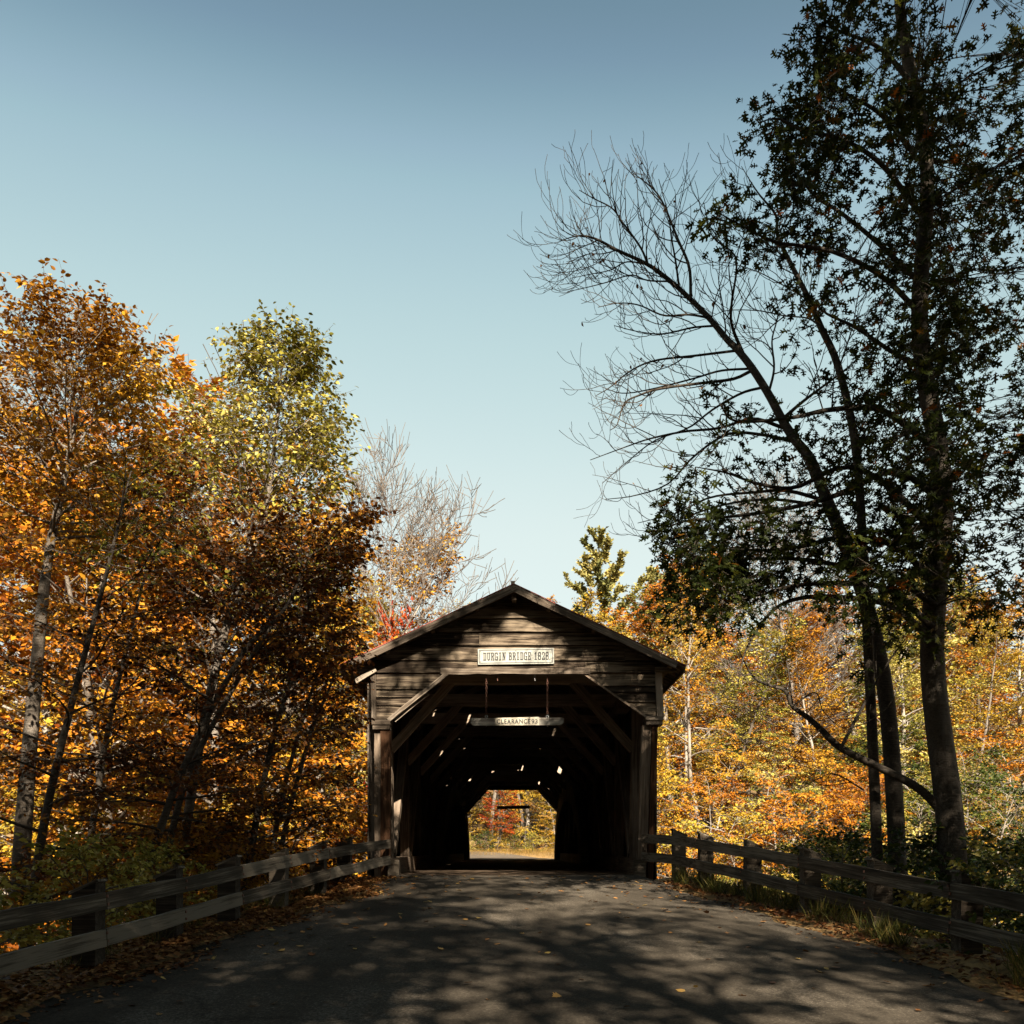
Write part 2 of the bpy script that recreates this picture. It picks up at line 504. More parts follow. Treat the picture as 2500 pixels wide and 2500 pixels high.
def tube_arrays(lines):
    """lines: [(points, radii)] -> vertices, quads"""
    VV, FF, base = [], [], 0
    for pts, rad in lines:
        pts = np.asarray(pts, float)
        rad = np.asarray(rad, float)
        n = len(pts)
        k = 9 if rad[0] > 0.09 else (7 if rad[0] > 0.04 else (5 if rad[0] > 0.015 else 3))
        tg = norm(np.gradient(pts, axis=0))
        ref = np.array([1.0, 0.13, 0.07]) if abs(tg[0, 2]) > 0.6 else np.array([0.05, 0.1, 1.0])
        a = norm(np.cross(tg, ref))
        b = np.cross(tg, a)
        th = np.arange(k) * 2 * math.pi / k
        ring = pts[:, None, :] + rad[:, None, None] * (np.cos(th)[None, :, None] * a[:, None, :] + np.sin(th)[None, :, None] * b[:, None, :])
        VV.append(ring.reshape(-1, 3))
        i = np.arange(n - 1)[:, None] * k
        j = np.arange(k)[None, :]
        q = np.stack([i + j, i + (j + 1) % k, i + k + (j + 1) % k, i + k + j], -1).reshape(-1, 4) + base
        FF.append(q)
        base += n * k
    return np.concatenate(VV), np.concatenate(FF)


def tube_mesh(name, lines):
    V, Q = tube_arrays(lines)
    me = bpy.data.meshes.new(name)
    me.vertices.add(len(V))
    me.vertices.foreach_set('co', V.astype(np.float32).ravel())
    me.loops.add(Q.size)
    me.loops.foreach_set('vertex_index', Q.astype(np.int32).ravel())
    me.polygons.add(len(Q))
    me.polygons.foreach_set('loop_start', (np.arange(len(Q)) * 4).astype(np.int32))
    me.polygons.foreach_set('use_smooth', np.ones(len(Q), bool))
    me.update(calc_edges=True)
    return me


def stem(rng, p0, d0, ln, n, wig, grav=0.0):
    """a wandering line of n steps; grav bends it up (+) or down (-)"""
    p = np.array(p0, float)
    d = norm(np.array(d0, float))
    out = [p.copy()]
    for i in range(n):
        d = d + rng.normal(0, wig, 3)
        d[2] += grav / n
        d = norm(d)
        p = p + d * ln / n
        out.append(p.copy())
    return np.array(out)


def interp(pts, t):
    n = len(pts) - 1
    x = min(max(t, 0), 1) * n
    i = min(int(x), n - 1)
    return pts[i] + (pts[i + 1] - pts[i]) * (x - i)


def spline(pts, n):
    """smooth line of n points through the given ones"""
    pts = np.asarray(pts, float)
    m = len(pts)
    ext = np.vstack([2 * pts[0] - pts[1], pts, 2 * pts[-1] - pts[-2]])
    out = []
    for s in np.linspace(0, m - 1 - 1e-6, n):
        i = int(s)
        u = s - i
        a, b, c, d = ext[i], ext[i + 1], ext[i + 2], ext[i + 3]
        out.append(0.5 * (2 * b + (c - a) * u + (2 * a - 5 * b + 4 * c - d) * u * u + (3 * b - a - 3 * c + d) * u ** 3))
    return np.array(out)


def grow(seed, H, Rc, r0, fb=0.3, nl=24, nsub=7, ntw=4, nleaf=12, el=(15, 65), form='round', wig=0.05, lean=(0, 0), trunk=None,
         droop=-0.15, lsize=0.12, twl=0.5, flat=0.5):
    """a branching tree at the origin: wood lines (trunk, boughs) and leaf anchors"""
    rng = np.random.default_rng(seed)
    if trunk is None:
        trunk = stem(rng, (0, 0, -0.3), (lean[0], lean[1], 1), H + 0.3, 14, wig, 0.1)
    n = len(trunk)
    tr = r0 * (1 - np.linspace(0, 1, n)) ** 0.8 + 0.008
    tr[0] *= 1.25
    boughs, lp, la = [], [], []
    for i in range(nl):
        tt = (i + rng.uniform(0.1, 0.9)) / nl
        t = fb + (0.985 - fb) * tt
        p = interp(trunk, t)
        az = i * 2.39996 + rng.uniform(-0.5, 0.5)
        if form == 'cone':
            ln = Rc * (1.02 - tt) ** 0.75 + 0.25
        elif form == 'tall':
            ln = Rc * (0.45 + 0.55 * math.sin(math.pi * min(1, 0.18 + 0.75 * tt)))
        else:
            ln = Rc * (0.25 + 0.75 * math.sin(math.pi * (0.16 + 0.76 * tt)))
        ln *= rng.uniform(0.72, 1.18)
        e = R(el[0] + (el[1] - el[0]) * tt + rng.uniform(-9, 9))
        d = np.array([math.cos(az) * math.cos(e), math.sin(az) * math.cos(e), math.sin(e)])
        lim = stem(rng, p, d, ln, 7, wig * 1.6, droop)
        rr = max(0.012, r0 * (1 - t) ** 0.8 * 0.5)
        boughs.append((lim, np.linspace(rr, 0.006, 8)))
        for j in range(nsub):
            s = 0.22 + 0.78 * (j + rng.uniform(0, 1)) / nsub
            q = interp(lim, s)
            ldir = norm(interp(lim, min(1, s + .1)) - interp(lim, s - .1))
            sd_ = norm(np.cross(ldir, (0, 0, 1.0))) * (1 if j % 2 else -1)
            d2 = norm(ldir * rng.uniform(0.5, 1.0) + sd_ * rng.uniform(0.4, 1.0) + np.array([0, 0, rng.normal(0.08, 0.25 * (1 - flat) + 0.06)]))
            l2 = (ln * (0.48 * (1 - s) + 0.14) + 0.2) * rng.uniform(0.7, 1.2)
            sub = stem(rng, q, d2, l2, 4, wig * 2.2, droop * 0.8)
            boughs.append((sub, np.linspace(max(0.006, rr * 0.35), 0.003, 5)))
            for k in range(ntw):
                s2 = 0.25 + 0.75 * (k + rng.uniform(0, 1)) / ntw
                q2 = interp(sub, s2)
                sdr = norm(interp(sub, min(1, s2 + .15)) - interp(sub, s2 - .15))
                sx = norm(np.cross(sdr, (0, 0, 1.0))) * (1 if k % 2 else -1)
                d3 = norm(sdr * 0.8 + sx * rng.uniform(0.3, 0.9) + np.array([0, 0, rng.normal(0, 0.3 * (1 - flat) + 0.08)]))
                tw = stem(rng, q2, d3, twl * rng.uniform(0.6, 1.2), 3, 0.12, droop)
                boughs.append((tw, np.linspace(0.0035, 0.002, 4)))
                for m_ in range(nleaf):
                    u = (m_ + rng.uniform(0, 1)) / nleaf
                    sp = interp(tw, u)
                    dd = norm(interp(tw, min(1, u + .2)) - interp(tw, u - .2))
                    s3 = norm(np.cross(dd, (0, 0, 1.0))) * (1 if m_ % 2 else -1)
                    lp.append(sp + rng.normal(0, 0.03, 3))
                    la.append(dd * 0.7 + s3 * 0.9 + rng.normal(0, 0.35, 3) + np.array([0, 0, -0.35]))
    lp, la = np.array(lp), np.array(la)
    return trunk, tr, boughs, lp, la, rng


def tones(rng, lp, spread=0.22, freq=0.9):
    ph = rng.uniform(0, 6.28, (5, 1))
    k = rng.normal(0, freq, (5, 3))
    w = np.sin(k @ lp.T + ph).mean(0)
    return np.clip(0.5 + 0.75 * w + rng.normal(0, spread, len(lp)), 0, 1)


def build_tree(name, seed, leaf, bark, shape='rhomb', lsize=0.12, upn=1.0, keep=None, **kw):
    """tree > trunk, branches, crown, standing at the origin"""
    trunk, tr, boughs, lp, la, rng = grow(seed, lsize=lsize, **kw)
    root = empty(name)
    link('trunk', tube_mesh('trunk', [(trunk, tr)]), bark, root)
    link('branches', tube_mesh('branches', boughs), bark, root)
    if leaf is not None and len(lp):
        nrm = np.array([0, 0, upn]) + rng.normal(0, 0.95, lp.shape)
        sz = lsize * rng.uniform(0.65, 1.25, len(lp))
        me = leaf_mesh('crown', lp, la, nrm, sz, tones(rng, lp), shape)
        link('crown', me, leaf, root)
    return root


def copy_tree(root, leaf=None, bark=None):
    r = root.copy()
    C.objects.link(r)
    for ch in root.children:
        c = ch.copy()
        C.objects.link(c)
        c.parent = r
        mt = leaf if ch.name.startswith('crown') else bark
        if mt is not None and c.material_slots:
            c.material_slots[0].link = 'OBJECT'
            c.material_slots[0].material = mt
    return r


# ------------------------------------------------------------------ the lie of the land
BY, BE = 17.4, 48.0               # near and far ends of the bridge


def sstep(a, b, x):
    u = np.clip((x - a) / (b - a), 0, 1)
    return u * u * (3 - 2 * u)


def zr(y):
    u = BY - y
    z = np.where(u < 10, -(0.05 * u + 0.0022 * u * u), -0.72 - 0.094 * (u - 10))
    z = np.where(u < 0, 0.0, z)
    return np.maximum(z, -1.4)


def edge_l(y):
    return np.where(y > 14.4, -2.2 - 0.02 * (17.4 - y), -2.26 - (14.4 - y) * 0.2)


def edge_r(y):
    return np.where(y > 14.1, 2.25 + (17.4 - y) * 0.18, 2.85 + (14.1 - y) * 0.195)


def gz(x, y):
    x = np.asarray(x, float)
    y = np.asarray(y, float)
    over = np.maximum(0, np.maximum(edge_l(np.minimum(y, BY)) - 0.75 - x, x - edge_r(np.minimum(y, BY)) - 0.75))
    deep = 1.2 + 5.3 * sstep(-4, 17, y)
    drop = np.minimum(over * 0.62, deep)
    drop = drop * sstep(0, 1.2, over)
    near = zr(y) - drop
    valley = -2.2 - 4.8 * sstep(17, 29, y) + 6.9 * sstep(37, 49.5, y)
    far = -0.1 + 0.4 * sstep(55, 60.5, y - 0.1 * x) + np.maximum(0, y - 62) * 0.07 + np.minimum(np.maximum(0, y - 74) * 0.17, 24)
    z = np.where(y < BY, near, np.where(y < 49.5, valley, far))
    bl = sstep(BY - 0.3, BY + 2.5, y)
    z = np.where((y >= BY) & (y < 22), np.minimum(near * (1 - bl) + valley * bl, near * (1 - bl) + valley * bl), z)
    return z


def grid_obj(name, xs, ys, zf, mat, label=None):
    X, Y = np.meshgrid(xs, ys)
    Z = zf(X, Y)
    V = np.stack([X, Y, Z], -1).reshape(-1, 3)
    nx, ny = len(xs), len(ys)
    i, j = np.meshgrid(np.arange(nx - 1), np.arange(ny - 1))
    a = (j * nx + i).ravel()
    Q = np.stack([a, a + 1, a + nx + 1, a + nx], -1)
    me = bpy.data.meshes.new(name)
    me.vertices.add(len(V))
    me.vertices.foreach_set('co', V.astype(np.float32).ravel())
    me.loops.add(Q.size)
    me.loops.foreach_set('vertex_index', Q.astype(np.int32).ravel())
    me.polygons.add(len(Q))
    me.polygons.foreach_set('loop_start', (np.arange(len(Q)) * 4).astype(np.int32))
    me.polygons.foreach_set('use_smooth', np.ones(len(Q), bool))
    me.update(calc_edges=True)
    o = link(name, me, mat)
    tag(o, label, None, None, 'structure')
    return o


RN = np.random.default_rng(11)


def bumps(X, Y, a=0.05):
    return a * (np.sin(X * 1.7 + 0.6 * np.sin(Y * 0.9)) * np.cos(Y * 1.3 + 0.4 * X) + 0.5 * np.sin(X * 4.1 + Y * 3.3))


def in_road(X, Y):
    return (X > edge_l(Y)) & (X < edge_r(Y)) & (Y < BY + 0.3)


xs = np.unique(np.concatenate([np.linspace(-420, -40, 14), np.arange(-40, -8, 1.6), np.arange(-8, 8, 0.25), np.arange(8, 40, 1.6), np.linspace(40, 420, 14)]))
ys = np.unique(np.concatenate([np.linspace(-420, -30, 12), np.arange(-30, 0, 1.5), np.arange(0, 22, 0.3), np.arange(22, 70, 0.8), np.linspace(70, 130, 30), np.linspace(140, 700, 14)]))
grid_obj('ground', xs, ys, lambda X, Y: gz(X, Y) + np.where((X > edge_l(Y) - .3) & (X < edge_r(Y) + .3) & (Y < BY + .5), -0.06, bumps(X, Y)), M['ground'])
# asphalt approach: a sheet between its two ragged edges
us = np.linspace(0, 1, 60)
yr = np.concatenate([np.linspace(-30, 4, 24), np.linspace(4.4, BY + 0.05, 70)])
U, YR = np.meshgrid(us, yr)
rag = 0.10 * np.sin(YR * 2.3) + 0.06 * np.sin(YR * 6.1 + 1)
rag2 = 0.10 * np.sin(YR * 1.9 + 2) + 0.06 * np.sin(YR * 5.3)
XL, XR = edge_l(YR) + rag * (YR < 16.4), edge_r(YR) + rag2 * (YR < 16.4)
XX = XL + (XR - XL) * U
ZZ = zr(YR) + 0.012 - 0.05 * np.abs(2 * U - 1) ** 2.5 * sstep(BY, BY - 3, YR) + 0.008 * np.sin(XX * 1.3 + YR)
V = np.stack([XX, YR, ZZ], -1).reshape(-1, 3)
nx = len(us)
quads = [(j * nx + i, j * nx + i + 1, (j + 1) * nx + i + 1, (j + 1) * nx + i) for j in range(len(yr) - 1) for i in range(nx - 1)]
tag(link('road', mesh('road', V, quads, True), M['asphalt']), kind='structure')
# road beyond the bridge, bending away to one side
cl = spline([(0, 48, 0), (0, 52, 0), (-1.2, 55.5, 0), (-5, 58.6, 0), (-12, 60.5, 0), (-24, 61.5, 0)], 40)
tg = norm(np.gradient(cl, axis=0))
sdv = np.stack([tg[:, 1], -tg[:, 0], np.zeros(40)], -1)
V, quads = [], []
for i in range(40):
    for k in range(9):
        w = (k / 4 - 1) * 2.5
        q = cl[i] + sdv[i] * w
        V.append((q[0], q[1], float(gz(q[0], q[1])) + 0.09 if q[1] > 49.6 else 0.0))
for i in range(39):
    for k in range(8):
        a = i * 9 + k
        quads.append((a, a + 1, a + 10, a + 9))
tag(link('road', mesh('road', V, quads, True), M['dirt']), kind='structure')
tag(boxm('river', (-120, 29.5, -7.6), (120, 37.5, -6.75), M['water']), kind='structure')

# ------------------------------------------------------------------ the covered bridge
BR = empty('covered_bridge', (0, BY, 0))
tag(BR, 'dark weathered timber covered bridge with gabled portal at the end of the road', 'bridge')
PEAK = (0.035, 5.23)
EV = 3.12
EZ = 3.77
RF, RE = 17.08, 48.35             # front and back edge of the roof


def roof_z(x, off=0.0):
    t = abs(x - PEAK[0]) / (EV - (PEAK[0] if x > 0 else -PEAK[0]))
    return PEAK[1] + (EZ - PEAK[1]) * t + off


# roof boards run the length of the bridge; the old roof lets slits of daylight through
rr = random.Random(5)
for s in (-1, 1):
    xe = s * EV
    dx = xe - PEAK[0]
    sl = math.hypot(dx, PEAK[1] - EZ)
    nrm2 = Vector((s * (PEAK[1] - EZ) / sl, 0, abs(dx) / sl))

    def on_roof(t, y, off):
        p = Vector((PEAK[0] + dx * t, y, PEAK[1] + (EZ - PEAK[1]) * t))
        return p - nrm2 * off
    nbd = 104
    bw = (RE - RF) / nbd
    for i in range(nbd):
        y = RF + bw * (i + 0.5)
        spans = [(0.004, 1.0)]
        if i > 6 and rr.random() < 0.20:           # a piece has broken out
            h0 = rr.uniform(0.12, 0.72)
            spans = [(0.004, h0), (h0 + rr.uniform(0.012, 0.04), 1.0)]
        for t0, t1 in spans:
            beam('roof_board', on_roof(t0, y, 0.04), on_roof(t1, y, 0.04), bw - 0.002, 0.016, M['roof'], BR, 0.0, 1)
    for t in (0.22, 0.48, 0.74, 0.93):
        beam('purlin', on_roof(t, RF + 0.15, 0.085), on_roof(t, RE - 0.1, 0.085), 0.07, 0.07, M['timber'], BR, 0.003, 10, up=nrm2)
    # rafters over the tie beams
    for k in range(11):
        y = 18.6 + k * 2.9
        beam('rafter', on_roof(0.015, y, 0.19), on_roof(0.93, y, 0.19), 0.12, 0.13, M['timber'], BR, 0.004, 2)
    # rake board with its red metal edge
    a = Vector((PEAK[0] + dx * 0.0, RF - 0.015, PEAK[1])) - nrm2 * 0.075
    b = Vector((xe, RF - 0.015, EZ)) - nrm2 * 0.075
    b = a + (b - a) * (0.955 if s > 0 else 0.93)
    rk = beam('rake_board', a, b, 0.035, 0.125, M['trim'], BR, 0.003, 6)
    a = Vector((PEAK[0] + dx * 0.004, RF, PEAK[1])) - nrm2 * 0.008
    b = Vector((xe, RF, EZ)) - nrm2 * 0.008
    beam('metal_edge', a + Vector((0, 0.02, 0.0)), b + Vector((0, 0.02, 0)), 0.12, 0.012, M['red'], rk, 0.002, 8)
    # eave soffit slats
    for k in range(16):
        y = RF + 0.12 + k * 0.5
        p0 = Vector((s * 2.72, y, roof_z(s * 2.72))) - nrm2 * 0.085
        p1 = Vector((s * 3.09, y, roof_z(s * 3.09))) - nrm2 * 0.085
        beam('eave_slat', p0, p1, 0.07, 0.03, M['timber'], BR, 0.002, 1)
    beam('eave_board', (s * 3.1, RF + 0.05, EZ - 0.06), (s * 3.1, RE, EZ - 0.06), 0.03, 0.09, M['timber'], BR, 0.002, 10)
# little ridge cap block
boxm('ridge_cap', (PEAK[0] - 0.055, RF - 0.02, PEAK[1] - 0.015), (PEAK[0] + 0.015, RF + 0.5, PEAK[1] + 0.05), M['trim'], BR)
beam('ridge_beam', (PEAK[0], RF + 0.06, PEAK[1] - 0.19), (PEAK[0], RE - 0.1, PEAK[1] - 0.19), 0.08, 0.16, M['timber'], BR, 0.003, 12)


def rake_x(z, s):
    """half width of the gable at height z, inside the rake"""
    zz = z + 0.11
    t = (PEAK[1] - zz) / (PEAK[1] - EZ)
    return PEAK[0] + (s * EV - PEAK[0]) * max(0, t)


def clip_low(poly, ax, az, bx, bz, keep_left):
    """clip polygon by the line a-b, keeping one side"""
    out = []

    def side(p):
        v = (bx - ax) * (p[1] - az) - (bz - az) * (p[0] - ax)
        return v if keep_left else -v
    n = len(poly)
    for i in range(n):
        p, q = poly[i], poly[(i + 1) % n]
        sp, sq = side(p), side(q)
        if sp >= 0:
            out.append(p)
        if (sp > 0) != (sq > 0) and abs(sp - sq) > 1e-9:
            t = sp / (sp - sq)
            out.append((p[0] + (q[0] - p[0]) * t, p[1] + (q[1] - p[1]) * t))
    return out


YG = 17.4                           # portal face
lev = [3.70, 3.925, 4.20, 4.44, 4.69, 4.90, 5.03, 5.11]
GL, GR = -2.83, 2.96
rg = random.Random(3)
for i in range(len(lev) - 1):
    z0, z1 = lev[i] + 0.004, lev[i + 1] - 0.010
    xl0, xr0 = max(GL, rake_x(z0, -1)), min(GR, rake_x(z0, 1))
    xl1, xr1 = max(GL, rake_x(z1, -1)), min(GR, rake_x(z1, 1))
    if xr1 - xl1 < 0.02:
        xl1, xr1 = PEAK[0] - 0.01, PEAK[0] + 0.01
    # some courses are pieced from two boards
    cuts = {0: [1.33], 1: [2.05], 2: [-0.6], 3: []}.get(i, [])
    xsb = [None] + cuts + [None]
    for k in range(len(xsb) - 1):
        a0 = xl0 if xsb[k] is None else xsb[k] + 0.004
        a1 = xl1 if xsb[k] is None else xsb[k] + 0.004
        b0 = xr0 if xsb[k + 1] is None else xsb[k + 1]
        b1 = xr1 if xsb[k + 1] is None else xsb[k + 1]
        wv = 0.014
        nseg = 7
        bot = [(a0 + (b0 - a0) * q / nseg, z0 + rg.uniform(-wv, wv * 0.1)) for q in range(nseg + 1)]
        poly = bot + [(b1, z1), (a1, z1)]
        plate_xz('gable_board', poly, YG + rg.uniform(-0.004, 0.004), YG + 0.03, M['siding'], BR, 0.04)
# live-edged header under the gable
hb = [(-1.3 + 2.72 * q / 12, 3.665 + rg.uniform(-0.012, 0.012)) for q in range(13)]
ht = [(1.42 - 2.72 * q / 12, 3.775 + rg.uniform(-0.02, 0.02)) for q in range(13)]
plate_xz('header_board', hb + ht, YG - 0.07, YG - 0.025, M['trim'], BR)
# corner panels either side of the opening
DL = (-1.18, 3.70, -2.25, 2.85)
DR = (1.314, 3.70, 2.44, 2.90)
for (x0, x1, lv, dg, kl) in ((-2.47, -1.0, [2.845, 3.10, 3.255, 3.40, 3.69], DL, True), (1.1, 2.62, [2.91, 3.165, 3.345, 3.46, 3.69], DR, False)):
    for i in range(len(lv) - 1):
        z0, z1 = lv[i] + 0.005, lv[i + 1] - 0.010
        nseg = 6
        bot = [(x0 + (x1 - x0) * q / nseg, z0 + rg.uniform(-0.012, 0.002)) for q in range(nseg + 1)]
        poly = bot + [(x1, z1), (x0, z1)]
        if kl:
            poly = clip_low(poly, dg[2], dg[3], dg[0], dg[1], True)
        else:
            poly = clip_low(poly, dg[0], dg[1], dg[2], dg[3], True) if False else clip_low(poly, dg[2], dg[3], dg[0], dg[1], False)
        if len(poly) >= 3:
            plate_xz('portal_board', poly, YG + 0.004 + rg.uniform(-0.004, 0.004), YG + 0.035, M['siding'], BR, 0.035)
beam('brace_trim', (DL[0] + 0.02, YG - 0.04, DL[1] - 0.005), (DL[2], YG - 0.04, DL[3] - 0.02), 0.05, 0.075, M['trim'], BR, 0.006, 6)
beam('brace_trim', (DL[0] - 0.35, YG + 0.06, DL[1] - 0.36), (DL[2] + 0.1, YG + 0.06, DL[3] - 0.02), 0.05, 0.06, M['trim'], BR, 0.006, 5)
beam('brace_trim', (DR[0] - 0.02, YG - 0.02, DR[1] - 0.01), (DR[2], YG - 0.02, DR[3] - 0.01), 0.04, 0.035, M['timber'], BR, 0.004, 5)
beam('corner_board', (-2.515, YG - 0.02, 2.85), (-2.525, YG - 0.02, 3.68), 0.045, 0.095, M['trim'], BR, 0.003, 3, up=(1, 0, 0))
beam('corner_board', (2.70, YG - 0.02, 2.90), (2.665, YG - 0.02, 3.76), 0.045, 0.125, M['trim'], BR, 0.003, 3, up=(1, 0, 0))
# eave returns
beam('eave_return', (2.60, YG - 0.06, 3.745), (2.99, YG - 0.06, 3.745), 0.06, 0.085, M['trim'], BR, 0.004, 2)
beam('eave_return', (-2.86, YG - 0.06, 3.755), (-2.50, YG - 0.06, 3.755), 0.06, 0.13, M['trim'], BR, 0.004, 2)
beam('eave_brace', (-2.84, YG - 0.07, 3.53), (-2.47, YG - 0.07, 3.745), 0.05, 0.08, M['trim'], BR, 0.004, 2)
# post caps, posts
boxm('post_cap', (-2.55, YG - 0.07, 2.75), (-2.215, YG + 0.25, 2.835), M['trim'], BR)
boxm('post_cap', (-2.535, YG - 0.05, 2.665), (-2.225, YG + 0.25, 2.747), M['trim'], BR)
boxm('post_cap', (2.43, YG - 0.07, 2.83), (2.755, YG + 0.25, 2.90), M['trim'], BR)
boxm('post_cap', (2.445, YG - 0.05, 2.745), (2.74, YG + 0.25, 2.826), M['trim'], BR)
beam('portal_post', (-2.31, YG + 0.1, -0.35), (-2.31, YG + 0.1, 2.665), 0.22, 0.165, M['post'], BR, 0.004, 6, up=(1, 0, 0))
beam('portal_post', (-2.455, YG + 0.14, -0.35), (-2.455, YG + 0.14, 2.665), 0.2, 0.12, M['timber'], BR, 0.004, 6, up=(1, 0, 0))
beam('portal_post', (2.515, YG + 0.1, -0.35), (2.61, YG + 0.1, 2.745), 0.2, 0.1, M['post'], BR, 0.003, 6, up=(1, 0, 0))
beam('portal_post', (2.36, YG + 0.16, -0.35), (2.47, YG + 0.16, 2.745), 0.2, 0.17, M['timber'], BR, 0.004, 6, up=(1, 0, 0))
# wheel guards where the rails meet the portal
boxm('guard_post', (-2.25, YG - 0.12, -0.12), (-2.05, YG + 0.06, 0.29), M['fpost'], BR)
boxm('guard_post', (2.22, YG - 0.12, -0.12), (2.42, YG + 0.06, 0.30), M['fpost'], BR)

# side walls: upright boards with thin gaps, one wall mesh each side
for s in (-1, 1):
    v, f = [], []
    rw = random.Random(20 + s)
    y = YG + 0.06
    while y < BE:
        w = rw.uniform(0.22, 0.32)
        g = rw.choice((0.0005, 0.0005, 0.0005, 0.001, 0.006))
        x = s * (2.62 + rw.uniform(0, 0.012))
        zb_ = -0.55 + rw.uniform(-0.05, 0.05)
        b = len(v)
        for xx in (x, x + s * 0.025):
            for yy in (y, min(y + w - g, BE)):
                for zz in (zb_, 3.985):
                    v.append((xx, yy, zz))
        f += [tuple(b + a for a in q) for q in ((0, 1, 3, 2), (4, 6, 7, 5), (0, 4, 5, 1), (2, 3, 7, 6), (0, 2, 6, 4), (1, 5, 7, 3))]
        y += w
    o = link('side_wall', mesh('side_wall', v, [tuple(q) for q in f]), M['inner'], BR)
    o['kind'] = 'stuff'
    # plates and sills
    beam('wall_plate', (s * 2.42, YG + 0.2, 3.62), (s * 2.42, BE, 3.62), 0.26, 0.26, M['timber'], BR, 0.005, 20)
    beam('bottom_chord', (s * 2.40, YG + 0.2, 0.12), (s * 2.40, BE, 0.12), 0.30, 0.40, M['timber'], BR, 0.005, 20)
    # truss posts and braces
    for k in range(11):
        y = 18.6 + 2.9 * k
        beam('truss_post', (s * 2.40, y, 0.32), (s * 2.44, y, 3.5), 0.26, 0.2, M['timber'], BR, 0.006, 3, up=(1, 0, 0))
        if k < 10:
            a, b = (y + 0.15, y + 2.75) if k >= 5 else (y + 2.75, y + 0.15)
            beam('truss_brace', (s * 2.36, a, 3.45) if k >= 5 else (s * 2.36, a, 3.45), (s * 2.36, b, 0.34), 0.16, 0.2, M['timber'], BR, 0.006, 3)
    # laminated arch standing inside the truss
    v, f = [], []
    n = 40
    for i in range(n + 1):
        th = math.pi * i / n
        for ro, rz in ((8.0, 2.45), (9.0, 3.2)):
            for dxx in (0.0, 0.22):
                v.append((s * (2.02 + dxx), 36.8 - ro * math.cos(th), -0.15 + rz * math.sin(th)))
        if i:
            b = 4 * i
            f += [(b - 4, b - 3, b + 1, b), (b - 2, b, b + 0, b - 2)][:1]
            f += [(b - 2, b + 2, b + 3, b - 1), (b - 4, b, b + 2, b - 2), (b - 3, b - 1, b + 3, b + 1)]
    f += [(0, 2, 3, 1), (4 * n, 4 * n + 1, 4 * n + 3, 4 * n + 2)]
    link('laminated_arch', mesh('laminated_arch', v, f), M['timber'], BR)
for k in range(11):
    y = 18.6 + 2.9 * k
    beam('tie_beam', (-2.55, y, 3.83), (2.55, y, 3.83), 0.22, 0.26, M['brace'], BR, 0.008, 6)
    for s in (-1, 1):
        beam('knee_brace', (s * 1.18, y - 0.02, 3.74), (s * 2.36, y - 0.02, 2.42), 0.13, 0.17, M['brace'], BR, 0.006, 4)
    if 0 < k < 10 and k % 2:
        beam('sway_brace', (-2.3, y - 0.1, 3.9), (2.3, y + 2.8, 3.93), 0.12, 0.12, M['timber'], BR, 0.004, 4)
# deck planks laid across
y = YG + 0.06
k = 0
rd = random.Random(9)
while y < BE:
    w = 0.3
    beam('deck_plank', (-2.58, y + w / 2, -0.045 + rd.uniform(-.004, .004)), (2.58, y + w / 2, -0.045 + rd.uniform(-.004, .004)), w - 0.008, 0.08, M['deck'], BR, 0.002, 2)
    y += w
    k += 1
# far portal, seen from inside
YF = BE - 0.1
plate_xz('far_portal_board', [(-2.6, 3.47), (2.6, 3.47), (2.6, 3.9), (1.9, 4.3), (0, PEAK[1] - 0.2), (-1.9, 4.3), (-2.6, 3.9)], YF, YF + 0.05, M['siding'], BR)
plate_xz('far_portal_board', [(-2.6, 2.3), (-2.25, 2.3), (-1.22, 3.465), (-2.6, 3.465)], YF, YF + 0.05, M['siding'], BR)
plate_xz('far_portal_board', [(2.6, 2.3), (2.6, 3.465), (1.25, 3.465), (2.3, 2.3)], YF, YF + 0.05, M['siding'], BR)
for s in (-1, 1):
    beam('portal_post', (s * 2.42, YF + 0.1, -0.3), (s * 2.42, YF + 0.1, 2.3), 0.2, 0.32, M['timber'], BR, 0.003, 4, up=(1, 0, 0))
# stone abutments carry the two ends
for y0, y1 in ((16.9, 18.4), (47.3, 49.4)):
    o = boxm('abutment', (-3.0, y0, -7.3), (3.0, y1, -0.13), M['stone'], BR)

# ------------------------------------------------------------------ signs
RECT = lambda a, b, c, d: [(a, b), (c, b), (c, d), (a, d)]


